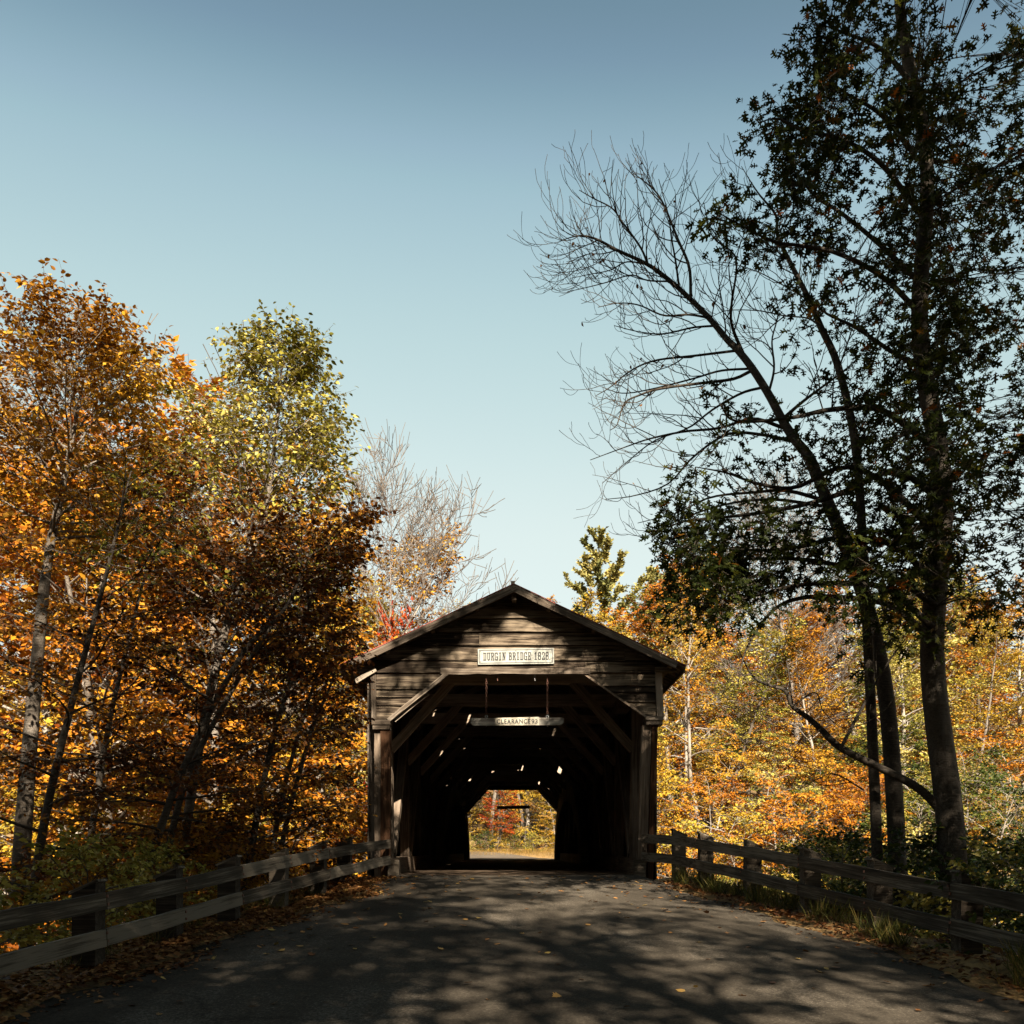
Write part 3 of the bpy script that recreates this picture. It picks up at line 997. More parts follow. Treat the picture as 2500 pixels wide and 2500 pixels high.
def glyph(ch):
    """slab-serif capitals and figures on a cell 1 wide and 2 high, as convex pieces"""
    T = 0.23     # slab thickness
    stemL, stemR = RECT(.12, T, .42, 2 - T), RECT(.62, T, .92, 2 - T)
    tL, bL = RECT(0, 2 - T, .5, 2), RECT(0, 0, .5, T)
    tR, bR = RECT(.5, 2 - T, 1.04, 2), RECT(.5, 0, 1.04, T)

    def bowl(z0, z1, xr=1.0, xl=.5):
        c = .2
        t = .24
        return [RECT(xl - .1, z1 - T, xr - c, z1), RECT(xl - .1, z0, xr - c, z0 + T),
                [(xr - c, z1), (xr - c, z1 - T), (xr - .29, z1 - T - .02), (xr, z1 - c)],
                [(xr - c, z0), (xr, z0 + c), (xr - .29, z0 + T + .02), (xr - c, z0 + T)],
                RECT(xr - .29, z0 + c, xr, z1 - c)]
    if ch == 'D':
        return [stemL, tL, bL] + bowl(0, 2)
    if ch == 'U':
        return [RECT(.1, .3, .38, 2 - T), RECT(-.04, 2 - T, .5, 2), RECT(.66, .3, .94, 2 - T), RECT(.56, 2 - T, 1.06, 2),
                RECT(.28, 0, .76, .3), [(.1, .3), (.28, 0), (.38, .3)], [(.66, .3), (.76, 0), (.94, .3)]]
    if ch == 'R':
        return [stemL, tL, bL] + bowl(.95, 2) + [[(.5, 1.0), (.78, 1.0), (1.0, .3), (.72, .3)], RECT(.66, 0, 1.08, T)]
    if ch == 'G':
        return [RECT(.0, .25, .3, 1.75), RECT(.2, 1.72, .8, 2), RECT(.2, 0, .8, .28), [(0, 1.75), (.3, 1.75), (.3, 2), (.2, 2)], [(0, .25), (.2, 0), (.3, 0), (.3, .25)],
                RECT(.72, 1.35, 1, 2), RECT(.72, 0, 1, .9), RECT(.48, .78, 1.08, 1.02)]
    if ch == 'I':
        return [RECT(.35, T, .65, 2 - T), RECT(.15, 2 - T, .85, 2), RECT(.15, 0, .85, T)]
    if ch == 'N':
        return [RECT(.1, T, .3, 2 - T), RECT(.78, T, .96, 2 - T), RECT(-.04, 2 - T, .38, 2), RECT(-.04, 0, .46, T), RECT(.62, 2 - T, 1.1, 2), RECT(.74, 0, .96, T), [(.1, 2), (.42, 2), (.96, 0), (.66, 0)]]
    if ch == 'B':
        return [stemL, tL, bL] + bowl(0.0, 1.12) + bowl(.98, 2, .97)
    if ch == 'E':
        return [stemL, RECT(0, 2 - T, 1, 2), RECT(0, 0, 1, T), RECT(.78, 1.35, 1, 2 - T), RECT(.78, T, 1, .65), RECT(.44, .88, .74, 1.12), RECT(.64, .72, .78, 1.28)]
    if ch == '1':
        return [RECT(.35, T, .68, 2), RECT(.12, 0, .9, T), [(.1, 1.5), (.35, 1.5), (.35, 2)]]
    if ch == '8':
        r = []
        for z0, z1 in ((0, 1.1), (.95, 2)):
            r += bowl(z0, z1, .97, .5) + [[(1 - p[0], p[1]) for p in q][::-1] for q in bowl(z0, z1, .97, .5)]
        return r
    if ch == '2':
        return [RECT(.05, 1.3, .32, 1.75), [(.05, 1.75), (.32, 1.75), (.32, 2), (.22, 2)], RECT(.3, 1.74, .75, 2), RECT(.68, 1.25, .96, 1.78), [(.68, 1.25), (.96, 1.25), (.36, .32), (.05, .32)],
                RECT(.05, 0, 1, .32), RECT(.8, .32, 1, .62), [(.7, 2), (.7, 1.78), (.96, 1.78)]]
    return []


def letters(name, word, x0, x1, z0, z1, y, mat, parent, rot=0.0, pitch=None):
    """raised lettering on the plane y, one mesh for the line of print"""
    n = len(word)
    cw = (x1 - x0) / (n + (n - 1) * 0.16)
    v, f = [], []
    x = x0
    for ch in word:
        wd = cw
        if ch == ' ':
            x += cw * 0.75
            continue
        for pi_, poly in enumerate(glyph(ch)):
            b = len(v)
            for (gx, gz_) in poly:
                v.append((x + gx * wd * 0.96, y - 0.0005 * pi_, z0 + gz_ / 2 * (z1 - z0)))
            f.append(tuple(range(b, b + len(poly))))
        x += cw * 1.17
    return v, f


SY = YG - 0.065
x0, x1, z0, z1 = -0.619, 0.762, 3.845, 4.13
sg = empty('bridge_sign', (0.07, SY, z0))
tag(sg, 'white rectangular sign with dark slab lettering and thin border on the gable', 'sign')
mid = Vector(((x0 + x1) / 2, 0, (z0 + z1) / 2))
rotm = Matrix.Translation(mid) @ Matrix.Rotation(R(-0.75), 4, 'Y') @ Matrix.Translation(-mid)


panel = None


def signpart(name, v, f, mat):
    return link(name, mesh(name, v, f), mat, panel or sg, rotm)


def slab(ax, az, bx, bz, ya, yb):
    v = [(x, y, z) for x in (ax, bx) for y in (ya, yb) for z in (az, bz)]
    return v, [(0, 1, 3, 2), (4, 6, 7, 5), (0, 4, 5, 1), (2, 3, 7, 6), (0, 2, 6, 4), (1, 5, 7, 3)]


panel = signpart('panel', *slab(x0, z0, x1, z1, SY, SY + 0.03), M['white'])
bw = 0.011
for (a, b_, c, d) in ((x0 + .02, z0 + .02, x1 - .02, z0 + .02 + bw), (x0 + .02, z1 - .02 - bw, x1 - .02, z1 - .02),
                      (x0 + .02, z0 + .02 + bw, x0 + .02 + bw, z1 - .02 - bw), (x1 - .02 - bw, z0 + .02 + bw, x1 - .02, z1 - .02 - bw)):
    signpart('border', *slab(a, b_, c, d, SY - 0.003, SY + 0.001), M['ink'])
tv, tf = letters('lettering', 'DURGIN BRIDGE 1828', -0.523, 0.70, 3.917, 4.06, SY - 0.004, M['ink'], sg)
tx = max(p[0] for p in tv)
k = (0.667 + 0.523) / (tx + 0.523)
tv = [(-0.523 + (p[0] + 0.523) * k, p[1], p[2]) for p in tv]
signpart('lettering', tv, tf, M['ink'])
for nx_, nz_ in ((x0 + .045, z0 + .05), (x1 - .045, z0 + .05), (x0 + .045, z1 - .05), (x1 - .045, z1 - .05), (0.07, z0 + .045), (0.07, z1 - .045)):
    signpart('nail', *slab(nx_ - .006, nz_ - .006, nx_ + .006, nz_ + .006, SY - 0.006, SY + 0.001), M['ink'])


def chain_mesh(name, x, y, ztop, zbot, link_len=0.055, wr=0.0045):
    """linked oval rings, every other one turned a quarter"""
    lines = []
    n = max(1, int((ztop - zbot) / (link_len * 0.78)))
    for i in range(n):
        zc = ztop - (i + 0.5) * (ztop - zbot) / n
        th = np.linspace(0, 2 * math.pi, 13)
        a, b = np.cos(th) * link_len * 0.27, np.sin(th) * link_len * 0.5
        if i % 2:
            pts = np.stack([x + a, np.full(13, y), zc + b], -1)
        else:
            pts = np.stack([x + a * 0.35, y + a, zc + b], -1)
        lines.append((pts, np.full(13, wr)))
    return tube_mesh(name, lines)


CY = YG + 0.03
cs = empty('clearance_sign', (0.0, CY, 2.74))
tag(cs, 'grey clearance board hanging on two rusty chains in the near portal', 'sign')
bx0, bx1, bz0, bz1 = -0.757, 0.94, 2.735, 2.872
pl = [(bx0 + .05, bz0), (bx1 - .05, bz0 + .012), (bx1, bz0 + .055), (bx1, bz1 + .012), (bx0, bz1), (bx0, bz0 + .045)]
cboard = plate_xz('board', pl, CY - 0.025, CY + 0.025, M['board'], cs)
pp = [(-0.308, 2.738), (0.492, 2.744), (0.494, 2.895), (-0.308, 2.876)]
plate_xz('letter_plate', pp, CY - 0.033, CY - 0.027, M['plate'], cboard)


def sans(word, xa, za, h, y, gap, mat, parent, bold=0.012, fade=None):
    fc = bpy.data.curves.new('lettering', 'FONT')
    fc.body = word
    fc.size = h / 0.70
    fc.offset = bold * 0.5
    fc.space_character = gap
    to = bpy.data.objects.new('lettering', fc)
    C.objects.link(to)
    dg = bpy.context.evaluated_depsgraph_get()
    me = bpy.data.meshes.new_from_object(to.evaluated_get(dg))
    bpy.data.objects.remove(to)
    me.materials.clear()
    w = max(v.co.x for v in me.vertices)
    return me, w


me, w = sans('CLEARANCE', 0, 0, 0.078, 0, 1.25, M['ink'], cs, 0.006)
link('lettering', me, M['ink'], cboard, Matrix.Translation((-0.278, CY - 0.036, 2.772)) @ Matrix.Diagonal((0.615 / w, 1, 1, 1)) @ Matrix.Rotation(R(-0.5), 4, 'Y') @ Matrix.Rotation(R(90), 4, 'X'))
me, w = sans('93', 0, 0, 0.078, 0, 1.05, M['ink'], cs, 0.003)
link('lettering', me, M['ink'], cboard, Matrix.Translation((0.352, CY - 0.036, 2.776)) @ Matrix.Diagonal((0.115 / w, 1, 1, 1)) @ Matrix.Rotation(R(90), 4, 'X'))
for cx_, zt_ in ((-0.47, 3.68), (0.645, 3.68)):
    link('chain', chain_mesh('chain', cx_, CY, zt_, 2.955), M['rust'], cs)
    th = np.linspace(0, 2 * math.pi, 15)
    ring = np.stack([cx_ + np.cos(th) * .021, np.full(15, CY), 2.905 + np.sin(th) * .024], -1)
    link('eye_bolt', tube_mesh('eye_bolt', [(ring, np.full(15, .006)), (np.array([(cx_, CY, 2.885), (cx_, CY, 2.72)]), np.array([.006, .006]))]), M['zinc'], cboard)
for cx_, lab in ((-0.265, 'short dangling chain end under the header, nearer the corner with the cracked board'), (0.418, 'short bright dangling chain end under the header, on the eave return side')):
    o = link('chain_stub', chain_mesh('chain_stub', cx_, CY, 3.69, 3.56, 0.05, 0.005), M['zinc'] if cx_ > 0 else M['rust'])
    tag(o, lab, 'chain')
fs = empty('clearance_bar', (0, BE + 0.5, 2.6))
tag(fs, 'dark clearance bar hanging in the far bright portal opening', 'sign')
plate_xz('bar', [(-0.72, 2.53), (0.86, 2.56), (0.92, 2.62), (0.9, 2.73), (-0.76, 2.70), (-0.78, 2.6)], BE + 0.48, BE + 0.54, M['timber'], fs)
for cx_ in (-0.5, 0.62):
    link('chain', chain_mesh('chain', cx_, BE + 0.51, 3.5, 2.7, 0.07, 0.004), M['rust'], fs)

# ------------------------------------------------------------------ fences
def fence(side, posts, label):
    """posts: [(x, y, ground z, top rail z, low rail z)] from the bridge outwards"""
    root = empty('rail_fence', (posts[0][0], posts[0][1], posts[0][2]))
    tag(root, label, 'fence')
    rf = random.Random(31 + side)
    off = 0.13 * side
    for i, (x, y, z, zt, zl) in enumerate(posts):
        if i == 0:
            continue
        # post with a slanted top under a small cap board
        w = 0.108
        h = zt + 0.17
        px = x + off + side * 0.02
        lean = rf.uniform(-0.012, 0.012)
        ex = -side
        v = []
        for (sx, sy) in ((-1, -1), (1, -1), (1, 1), (-1, 1)):
            v.append((px + sx * w, y + sy * w, z - 0.5))
        for (sx, sy) in ((-1, -1), (1, -1), (1, 1), (-1, 1)):
            top = h if sx == ex else h - 0.10
            v.append((px + sx * w + lean, y + sy * w, top))
        f = [(3, 2, 1, 0), (4, 5, 6, 7), (0, 1, 5, 4), (1, 2, 6, 5), (2, 3, 7, 6), (3, 0, 4, 7)]
        vv = [(a - px, b - y, c - z) for a, b, c in v]
        po = link('post', mesh('post', vv, f), M['fpost'], root, Matrix.Translation((px, y, z)))
        for zz in (zt, zl):
            for dz in (-0.035, 0.04):
                bx_ = x - side * 0.024 + rf.uniform(-.002, .002)
                by_ = y + rf.uniform(-.03, .03)
                boxm('bolt', (bx_ - 0.006, by_ - 0.013, zz + dz - 0.013), (bx_ + 0.006, by_ + 0.013, zz + dz + 0.013), M['rust'], root)
        if i % 4 != 3:
            a = Vector((px + ex * (w + 0.02) + lean, y, h + 0.017))
            b = Vector((px - ex * (w + 0.03) + lean, y, h - 0.097))
            beam('cap_board', a, b, 0.21, 0.028, M['rail'], po, 0.002, 1)
    for top in (True, False):
        i = 0
        while i < len(posts) - 1:
            j = min(i + (2 if top else 2), len(posts) - 1)
            # rails span two bays and butt at a post
            a, b = posts[i], posts[j]
            za, zb_ = (a[3], b[3]) if top else (a[4], b[4])
            mids = posts[i + 1] if j - i == 2 else None
            p0, p1 = Vector((a[0], a[1], za)), Vector((b[0], b[1], zb_))
            if mids is not None:
                pm = Vector((mids[0], mids[1], mids[3] if top else mids[4]))
                q = []
                for t in [i_ / 6 for i_ in range(7)]:
                    q.append((1 - t) * (1 - 2 * t) * p0 + 4 * t * (1 - t) * pm + t * (2 * t - 1) * p1)
            else:
                q = [p0 + (p1 - p0) * t for t in (0, 1 / 3, 2 / 3, 1)]
            d = (p1 - p0)
            ln = d.length
            x_ = d.normalized()
            y_ = Vector((0, 0, 1)).cross(x_).normalized()
            z_ = x_.cross(y_)
            m = Matrix(((x_.x, y_.x, z_.x, p0.x), (x_.y, y_.y, z_.y, p0.y), (x_.z, y_.z, z_.z, p0.z), (0, 0, 0, 1)))
            mi = m.inverted()
            v, f = [], []
            hh = 0.079
            for n_, pt in enumerate(q):
                l = mi @ pt
                lx = l.x + (0.005 if n_ == 0 else (-0.005 if n_ == len(q) - 1 else 0))
                jz = rf.uniform(-0.008, 0.008)
                for sy, sz in ((-1, -1), (1, -1), (1, 1), (-1, 1)):
                    v.append((lx, l.y + sy * 0.022, l.z + sz * hh + jz))
                if n_:
                    c = 4 * n_
                    for k_ in range(4):
                        f.append((c - 4 + k_, c - 4 + (k_ + 1) % 4, c + (k_ + 1) % 4, c + k_))
            e = 4 * (len(q) - 1)
            f += [(3, 2, 1, 0), (e, e + 1, e + 2, e + 3)]
            link('rail', mesh('rail', v, f), M['rail'], root, m)
            i = j
    return root


def lf(y):
    x = -2.26 - (17.0 - y) * 0.1824
    u = (17.0 - y) / 6.8
    return x, 0.565 - 0.465 * u ** 1.0 - (0.04 * math.sin(math.pi * min(u, 1))) * -1, 0.275 - 0.505 * u + 0.03 * math.sin(math.pi * min(u, 1))


PL = []
for y in (17.25, 15.4, 14.3, 12.9, 11.5, 10.2, 8.8, 7.3, 5.8):
    x, zt, zl = lf(y)
    PL.append((x, y, float(zr(y)) - 0.12, zt, zl))
fence(-1, PL, 'grey two-rail timber fence with dappled sunlight on its rails, below the leafy beeches')


def rf_(y):
    x = 2.67 + (16.8 - y) * 0.233
    u = (16.8 - y) / 5.4
    return x, 0.66 - 0.435 * u + 0.03 * math.sin(math.pi * min(max(u, 0), 1)), 0.33 - 0.46 * u + 0.03 * math.sin(math.pi * min(max(u, 0), 1))


PR = [(2.36, 17.3, 0, 0.675, 0.345)]
for y in (16.5, 15.45, 13.9, 12.33, 10.9, 9.5, 8.0, 6.5):
    x, zt, zl = rf_(y)
    PR.append((x, y, float(zr(y)) - 0.1, zt, zl))
fence(1, PR, 'black shaded two-rail timber fence in front of the bright golden undergrowth')

# ------------------------------------------------------------------ trees: the bare leaning tree by the right fence
def curl_twigs(rng, line, rad, n, lmin, lmax, depth, out, plane=0.55, side_bias=None, updown=0.5):
    """thin arching shoots that leave a branch and curl upwards at the tip"""
    for i in range(n):
        t = 0.12 + 0.86 * (i + rng.uniform(0, 1)) / n
        p = interp(line, t)
        d = norm(interp(line, min(1, t + .06)) - interp(line, t - .06))
        perp = norm(np.cross(d, np.array([0, 1.0, 0])) + np.array([0, rng.normal(0, plane), 0]))
        sg_ = 1 if rng.random() < updown else -1
        if perp[2] * sg_ < 0:
            perp = -perp
        d1 = norm(d * rng.uniform(0.5, 1.1) + perp * rng.uniform(0.5, 0.9))
        ln = rng.uniform(lmin, lmax) * (1.15 - 0.55 * t)
        tw = stem(rng, p, d1, ln, 9, 0.12, 1.5 * (1 if sg_ < 0 else 0.3))
        r0_ = min(rad[int(t * (len(rad) - 1))] * 0.7, 0.006 + 0.005 * ln)
        out.append((tw, np.linspace(r0_, 0.0036, 10)))
        if depth > 0:
            curl_twigs(rng, tw, np.linspace(r0_, 0.0036, 10), max(2, int(n * 0.3)), lmin * 0.4, lmax * 0.45, depth - 1, out, plane, None, 0.5)


rng = np.random.default_rng(21)
YD = 13.2


def px_line(pts, Y0, dy=0.0, n=24):
    q = [P(a, b, Y0 + dy * i / max(1, len(pts) - 1)) for i, (a, b) in enumerate(pts)]
    return spline(q, n)


dead = empty('bare_tree', tuple(P(2195, 2270, YD)))
tag(dead, 'bare leafless tree leaning over the road, dark curling twigs against the sky', 'tree')
main = px_line([(2195, 2300), (2185, 1980), (2160, 1680), (2110, 1460), (2053, 1305), (2012, 1206), (1979, 1123), (1938, 1070), (1909, 1024), (1876, 962), (1834, 896), (1797, 850),
                (1775, 829), (1731, 776), (1687, 732), (1639, 688), (1582, 646), (1507, 611), (1463, 587), (1428, 576), (1400, 578), (1364, 589)], YD, 0.5, 70)
mrad = np.concatenate([np.linspace(0.13, 0.068, 22), np.linspace(0.066, 0.004, 48)])
link('trunk', tube_mesh('trunk', [(main, mrad)]), M['darkbark'], dead)
arms = [
    ([(1687, 732), (1683, 653), (1656, 587), (1626, 512), (1604, 472), (1575, 445), (1542, 420)], 0.017, 0.6),
    ([(1582, 646), (1564, 604), (1520, 543), (1494, 508), (1450, 485), (1414, 464)], 0.012, -0.4),
    ([(1658, 700), (1650, 640), (1639, 578), (1632, 525), (1608, 437)], 0.012, -0.5),
    ([(1819, 873), (1788, 798), (1786, 745), (1797, 631), (1740, 578), (1718, 494)], 0.018, -0.6),
    ([(1834, 905), (1790, 925), (1714, 935), (1611, 949), (1560, 965), (1524, 985), (1507, 1036), (1490, 1050)], 0.017, -0.7),
    ([(1797, 856), (1700, 868), (1600, 880), (1540, 905), (1490, 945), (1455, 966)], 0.013, 0.4),
    ([(1834, 900), (1760, 905), (1690, 925), (1590, 950), (1520, 960), (1470, 945)], 0.012, 0.5),
    ([(1913, 1045), (1838, 1022), (1756, 1045), (1673, 1053), (1590, 1070), (1530, 1090), (1441, 1123)], 0.018, -0.9),
    ([(1938, 1078), (1859, 1061), (1776, 1060), (1693, 1115), (1631, 1181), (1549, 1210), (1478, 1219)], 0.018, 0.8),
    ([(1865, 945), (1810, 960), (1740, 1000), (1680, 1045), (1600, 1075), (1540, 1120), (1470, 1180)], 0.014, 1.0),
    ([(2004, 1219), (1921, 1198), (1838, 1202), (1735, 1214), (1652, 1252), (1557, 1277)], 0.02, -0.8),
    ([(2008, 1235), (1880, 1219), (1756, 1235), (1631, 1281), (1565, 1318)], 0.018, 0.9),
    ([(1909, 1024), (1960, 980), (2020, 935), (2060, 905), (2110, 860)], 0.02, 0.5),
    ([(1876, 962), (1890, 900), (1885, 830), (1900, 760), (1880, 690)], 0.014, 0.8),
    ([(1731, 776), (1680, 768), (1620, 770), (1560, 745), (1510, 740), (1460, 750)], 0.011, -0.5),
    ([(1750, 795), (1690, 800), (1620, 815), (1560, 810), (1500, 795)], 0.011, 0.6),
    ([(1639, 688), (1580, 685), (1540, 672), (1480, 690), (1420, 705), (1385, 712)], 0.010, 0.5),
    ([(1582, 646), (1530, 640), (1490, 660), (1440, 670), (1392, 680)], 0.009, -0.3),
    ([(1507, 611), (1470, 620), (1430, 622), (1380, 645)], 0.007, 0.3),
]
boughs = []
for pts, r_, dy in arms:
    ln = px_line(pts, YD + 0.3, dy, 22)
    rd_ = np.linspace(r_ * 1.5, 0.005, 22)
    boughs.append((ln, rd_))
    curl_twigs(rng, ln, rd_, 10, 0.45, 1.3, 1, boughs)
curl_twigs(rng, main[34:], mrad[34:], 20, 0.5, 1.5, 1, boughs)
link('branches', tube_mesh('branches', boughs), M['darkbark'], dead)
# a few withered leaves still hang on it
tips = [b[0][-1] for b in boughs if len(b[0]) == 10]
sel = rng.choice(len(tips), 46, replace=False)
lpos = np.array([tips[i] for i in sel])
link('withered_leaves', leaf_mesh('withered_leaves', lpos, rng.normal(0, 1, lpos.shape) + (0, 0, -1), rng.normal(0, 1, lpos.shape), rng.uniform(.05, .085, len(lpos)), rng.uniform(0, .6, len(lpos)), 'ovate'), L['litter'], dead)

# second stem, straighter, at the right edge of the picture
st2 = empty('young_tree', tuple(P(2150, 2290, 12.4)))
tag(st2, 'slim bare dark stem rising beside the oak, twigs spread to the sky', 'tree')
l2 = px_line([(2150, 2290), (2130, 1800), (2110, 1400), (2090, 1100), (2048, 899), (2004, 798), (1978, 736), (1929, 640), (1898, 574), (1894, 525), (1850, 470), (1810, 406)], 12.4, 0.4, 50)
r2 = np.linspace(0.075, 0.004, 50)
link('trunk', tube_mesh('trunk', [(l2, r2)]), M['darkbark'], st2)
b2 = []
for pts, r_ in (([(2004, 798), (1970, 776), (1916, 771), (1850, 758), (1775, 758), (1731, 776), (1650, 800)], 0.014), ([(1916, 771), (1880, 800), (1850, 830), (1800, 860)], 0.01),
                ([(1929, 640), (1880, 600), (1840, 570), (1800, 520), (1770, 490)], 0.011), ([(1978, 736), (1900, 690), (1840, 660), (1760, 640), (1690, 650)], 0.011),
                ([(2048, 899), (2080, 800), (2100, 700), (2140, 600)], 0.014), ([(1898, 574), (1930, 520), (1960, 470), (1920, 420)], 0.008),
                ([(2090, 1100), (2140, 1000), (2200, 900), (2230, 780)], 0.015)):
    ln = px_line(pts, 12.7, rng.uniform(-.6, .6), 20)
    rd_ = np.linspace(r_, 0.003, 20)
    b2.append((ln, rd_))
    curl_twigs(rng, ln, rd_, 9, 0.35, 0.95, 1, b2)
curl_twigs(rng, l2[22:], r2[22:], 12, 0.4, 1.1, 1, b2)
link('branches', tube_mesh('branches', b2), M['darkbark'], st2)

# low crooked bough of the oak, reaching in over the fence
l3 = px_line([(2322, 2010), (2250, 1930), (2160, 1880), (2053, 1826), (2004, 1780), (1973, 1752), (1935, 1724), (1917, 1686), (1880, 1674), (1842, 1655), (1817, 1615), (1800, 1580)], 11.95, 0.4, 46)
r3 = np.linspace(0.06, 0.004, 46)
b3 = []
for pts, r_ in (([(2004, 1780), (1975, 1800), (1950, 1815), (1900, 1830)], 0.008), ([(1935, 1724), (1925, 1640), (1915, 1580), (1925, 1520)], 0.012), ([(1935, 1724), (1990, 1690), (2010, 1735), (2053, 1775), (2120, 1790)], 0.012),
                ([(2110, 1930), (2040, 1890), (2000, 1900), (1950, 1925)], 0.012), ([(2053, 1826), (2120, 1700), (2180, 1600), (2260, 1500)], 0.025), ([(1880, 1674), (1850, 1640), (1800, 1640), (1760, 1660)], 0.007)):
    ln = px_line(pts, 11.8, rng.uniform(-.4, .6), 18)
    rd_ = np.linspace(r_, 0.003, 18)
    b3.append((ln, rd_))
    curl_twigs(rng, ln, rd_, 6, 0.25, 0.7, 1, b3)

# ------------------------------------------------------------------ the oak at the right
YO = 11.6
oak = empty('oak_tree', tuple(P(2330, 2330, YO)))
tag(oak, 'tall dark green oak with lobed leaves, its boughs reaching over the road from the verge', 'tree')
ot = px_line([(2335, 2360), (2318, 2000), (2275, 1600), (2300, 1200), (2245, 800), (2262, 400), (2195, 0), (2215, -350), (2180, -650)], YO + 0.3, 0.3, 60)
orad = np.linspace(0.19, 0.02, 60)
link('trunk', tube_mesh('trunk', [(ot, orad)]), M['darkbark'], oak)
limbs = [
    [(2280, 1420), (2180, 1330), (2053, 1312), (1963, 1333), (1880, 1343), (1780, 1340), (1700, 1330)],
    [(2285, 1480), (2180, 1410), (2053, 1382), (1963, 1366), (1838, 1364), (1714, 1368), (1640, 1350)],
    [(2285, 1540), (2170, 1440), (2053, 1424), (1942, 1430), (1859, 1451), (1756, 1471), (1660, 1475)],
    [(2290, 1580), (2180, 1480), (2053, 1459), (1963, 1459), (1901, 1480), (1855, 1529), (1818, 1596), (1800, 1680)],
    [(2275, 1290), (2160, 1180), (2060, 1140), (1942, 1190), (1851, 1181), (1776, 1155), (1698, 1140)],
    [(2272, 1200), (2180, 1150), (2040, 1210), (1913, 1243), (1776, 1262), (1673, 1272), (1630, 1290)],
    [(2265, 1080), (2150, 1000), (2030, 1000), (1930, 1020), (1797, 1028), (1756, 985)],
    [(2258, 780), (2160, 680), (2050, 620), (1960, 600), (1890, 590), (1800, 545), (1755, 520)],
    [(2255, 700), (2150, 600), (2053, 520), (1990, 480), (1940, 420), (1900, 400)],
    [(2245, 520), (2150, 400), (2053, 340), (1960, 320), (1900, 290), (1850, 300)],
    [(2235, 380), (2150, 280), (2053, 220), (1985, 150)],
    [(2222, 200), (2150, 120), (2060, 80), (2005, 60)],
    [(2262, 900), (2180, 860), (2090, 800), (2010, 760), (1960, 700)],
]
ob, lcl = [(l3, r3)] + b3, []
for i, pts in enumerate(limbs):
    ln = px_line(pts, YO + 0.2, rng.uniform(-.7, .5), 26)
    ob.append((ln, np.linspace(0.045 if i < 7 else 0.036, 0.006, 26)))
    lcl.append(ln)
CL = [(2030, 90, 55), (1985, 140, 48), (1925, 250, 55), (1880, 315, 45), (1965, 340, 65), (2030, 250, 70), (2010, 180, 45), (1940, 430, 55), (2030, 420, 70), (1985, 520, 55), (1760, 525, 42), (1800, 555, 45),
      (1845, 575, 50), (1895, 600, 45), (2000, 640, 60), (2040, 560, 60), (1950, 700, 45), (1990, 770, 50), (2035, 850, 35), (1955, 610, 45), (2040, 720, 55), (1756, 970, 30), (1797, 1028, 40), (1764, 1062, 30), (1851, 1045, 36),
      (1963, 1024, 45), (2004, 1082, 50), (1714, 1136, 40), (1776, 1148, 46), (1834, 1156, 36), (1656, 1190, 40), (1673, 1214, 46), (1698, 1190, 36), (1851, 1185, 30), (1942, 1181, 45), (2025, 1202, 40), (1913, 1243, 48),
      (1673, 1272, 46), (1631, 1289, 38), (1776, 1272, 42), (1859, 1285, 46), (1735, 1297, 46), (1631, 1326, 46), (1693, 1335, 52), (1797, 1326, 46), (1921, 1306, 44), (2004, 1347, 48), (1673, 1359, 46), (1735, 1380, 52),
      (1818, 1368, 54), (1901, 1380, 54), (1983, 1397, 54), (1693, 1430, 52), (1756, 1438, 56), (1818, 1426, 50), (1880, 1413, 50), (1652, 1463, 40), (1714, 1492, 45), (1768, 1484, 42), (1838, 1471, 36), (2037, 1471, 32),
      (1664, 1540, 20), (1623, 1505, 25), (1950, 1110, 40), (2030, 960, 40), (2035, 1290, 45), (1990, 1260, 40), (1960, 880, 30)]
ro = np.random.default_rng(77)
for _ in range(150):                # the rest of the crown, mostly beyond the picture's edge
    yy = ro.uniform(-560, 1560)
    CL.append((ro.uniform(2055, 2600), yy, ro.uniform(42, 75)))
for _ in range(70):
    CL.append((2270 + ro.normal(0, 90), ro.uniform(200, 1500), ro.uniform(45, 75)))
allp = np.concatenate(lcl + [ot[20:]])
op, oa, on = [], [], []
for (cx_, cy_, cr) in CL:
    Yc = YO + ro.normal(0, 0.45) + (ro.uniform(-1.3, 1.6) if cx_ > 2055 else 0)
    c = P(cx_, cy_, Yc)
    # a twig from the nearest bough on the trunk side
    dist = np.linalg.norm(allp - c, axis=1) + 3.0 * (allp[:, 0] < c[0])
    a = allp[np.argmin(dist)]
    mid = (a + c) / 2 + np.array([0, 0, 0.08]) + ro.normal(0, .05, 3)
    tw = spline([a, mid, c], 10)
    ob.append((tw, np.linspace(0.011, 0.004, 10)))
    rr_ = cr / F * Yc
    n = int(8 + (85 if cy_ < 560 or cy_ > 1270 else 34) * (cr / 45) ** 2) if cx_ < 2055 else int(8 + 34 * (cr / 45) ** 2)
    for _s in range(max(2, n // 6)):
        e = c + np.clip(ro.normal(0, 1, 3), -1.5, 1.5) * rr_ * np.array([0.78, 0.8, 0.7])
        tw2 = spline([interp(tw, ro.uniform(.5, 1)), (c + e) / 2 + ro.normal(0, .02, 3), e], 5)
        ob.append((tw2, np.linspace(0.004, 0.002, 5)))
        d = norm(e - c)
        for _l in range(int(ro.integers(3, 10))):
            az = ro.uniform(0, 6.28)
            op.append(e + ro.normal(0, 0.065, 3))
            oa.append(d * 0.5 + np.array([math.cos(az), math.sin(az), ro.normal(-0.25, 0.45)]))
            on.append(np.array([0, 0, 1.0]) + ro.normal(0, .6, 3))
op, oa, on = np.array(op), norm(np.array(oa)), np.array(on)
kk = (17.3 - op[:, 1]) / -sd.y
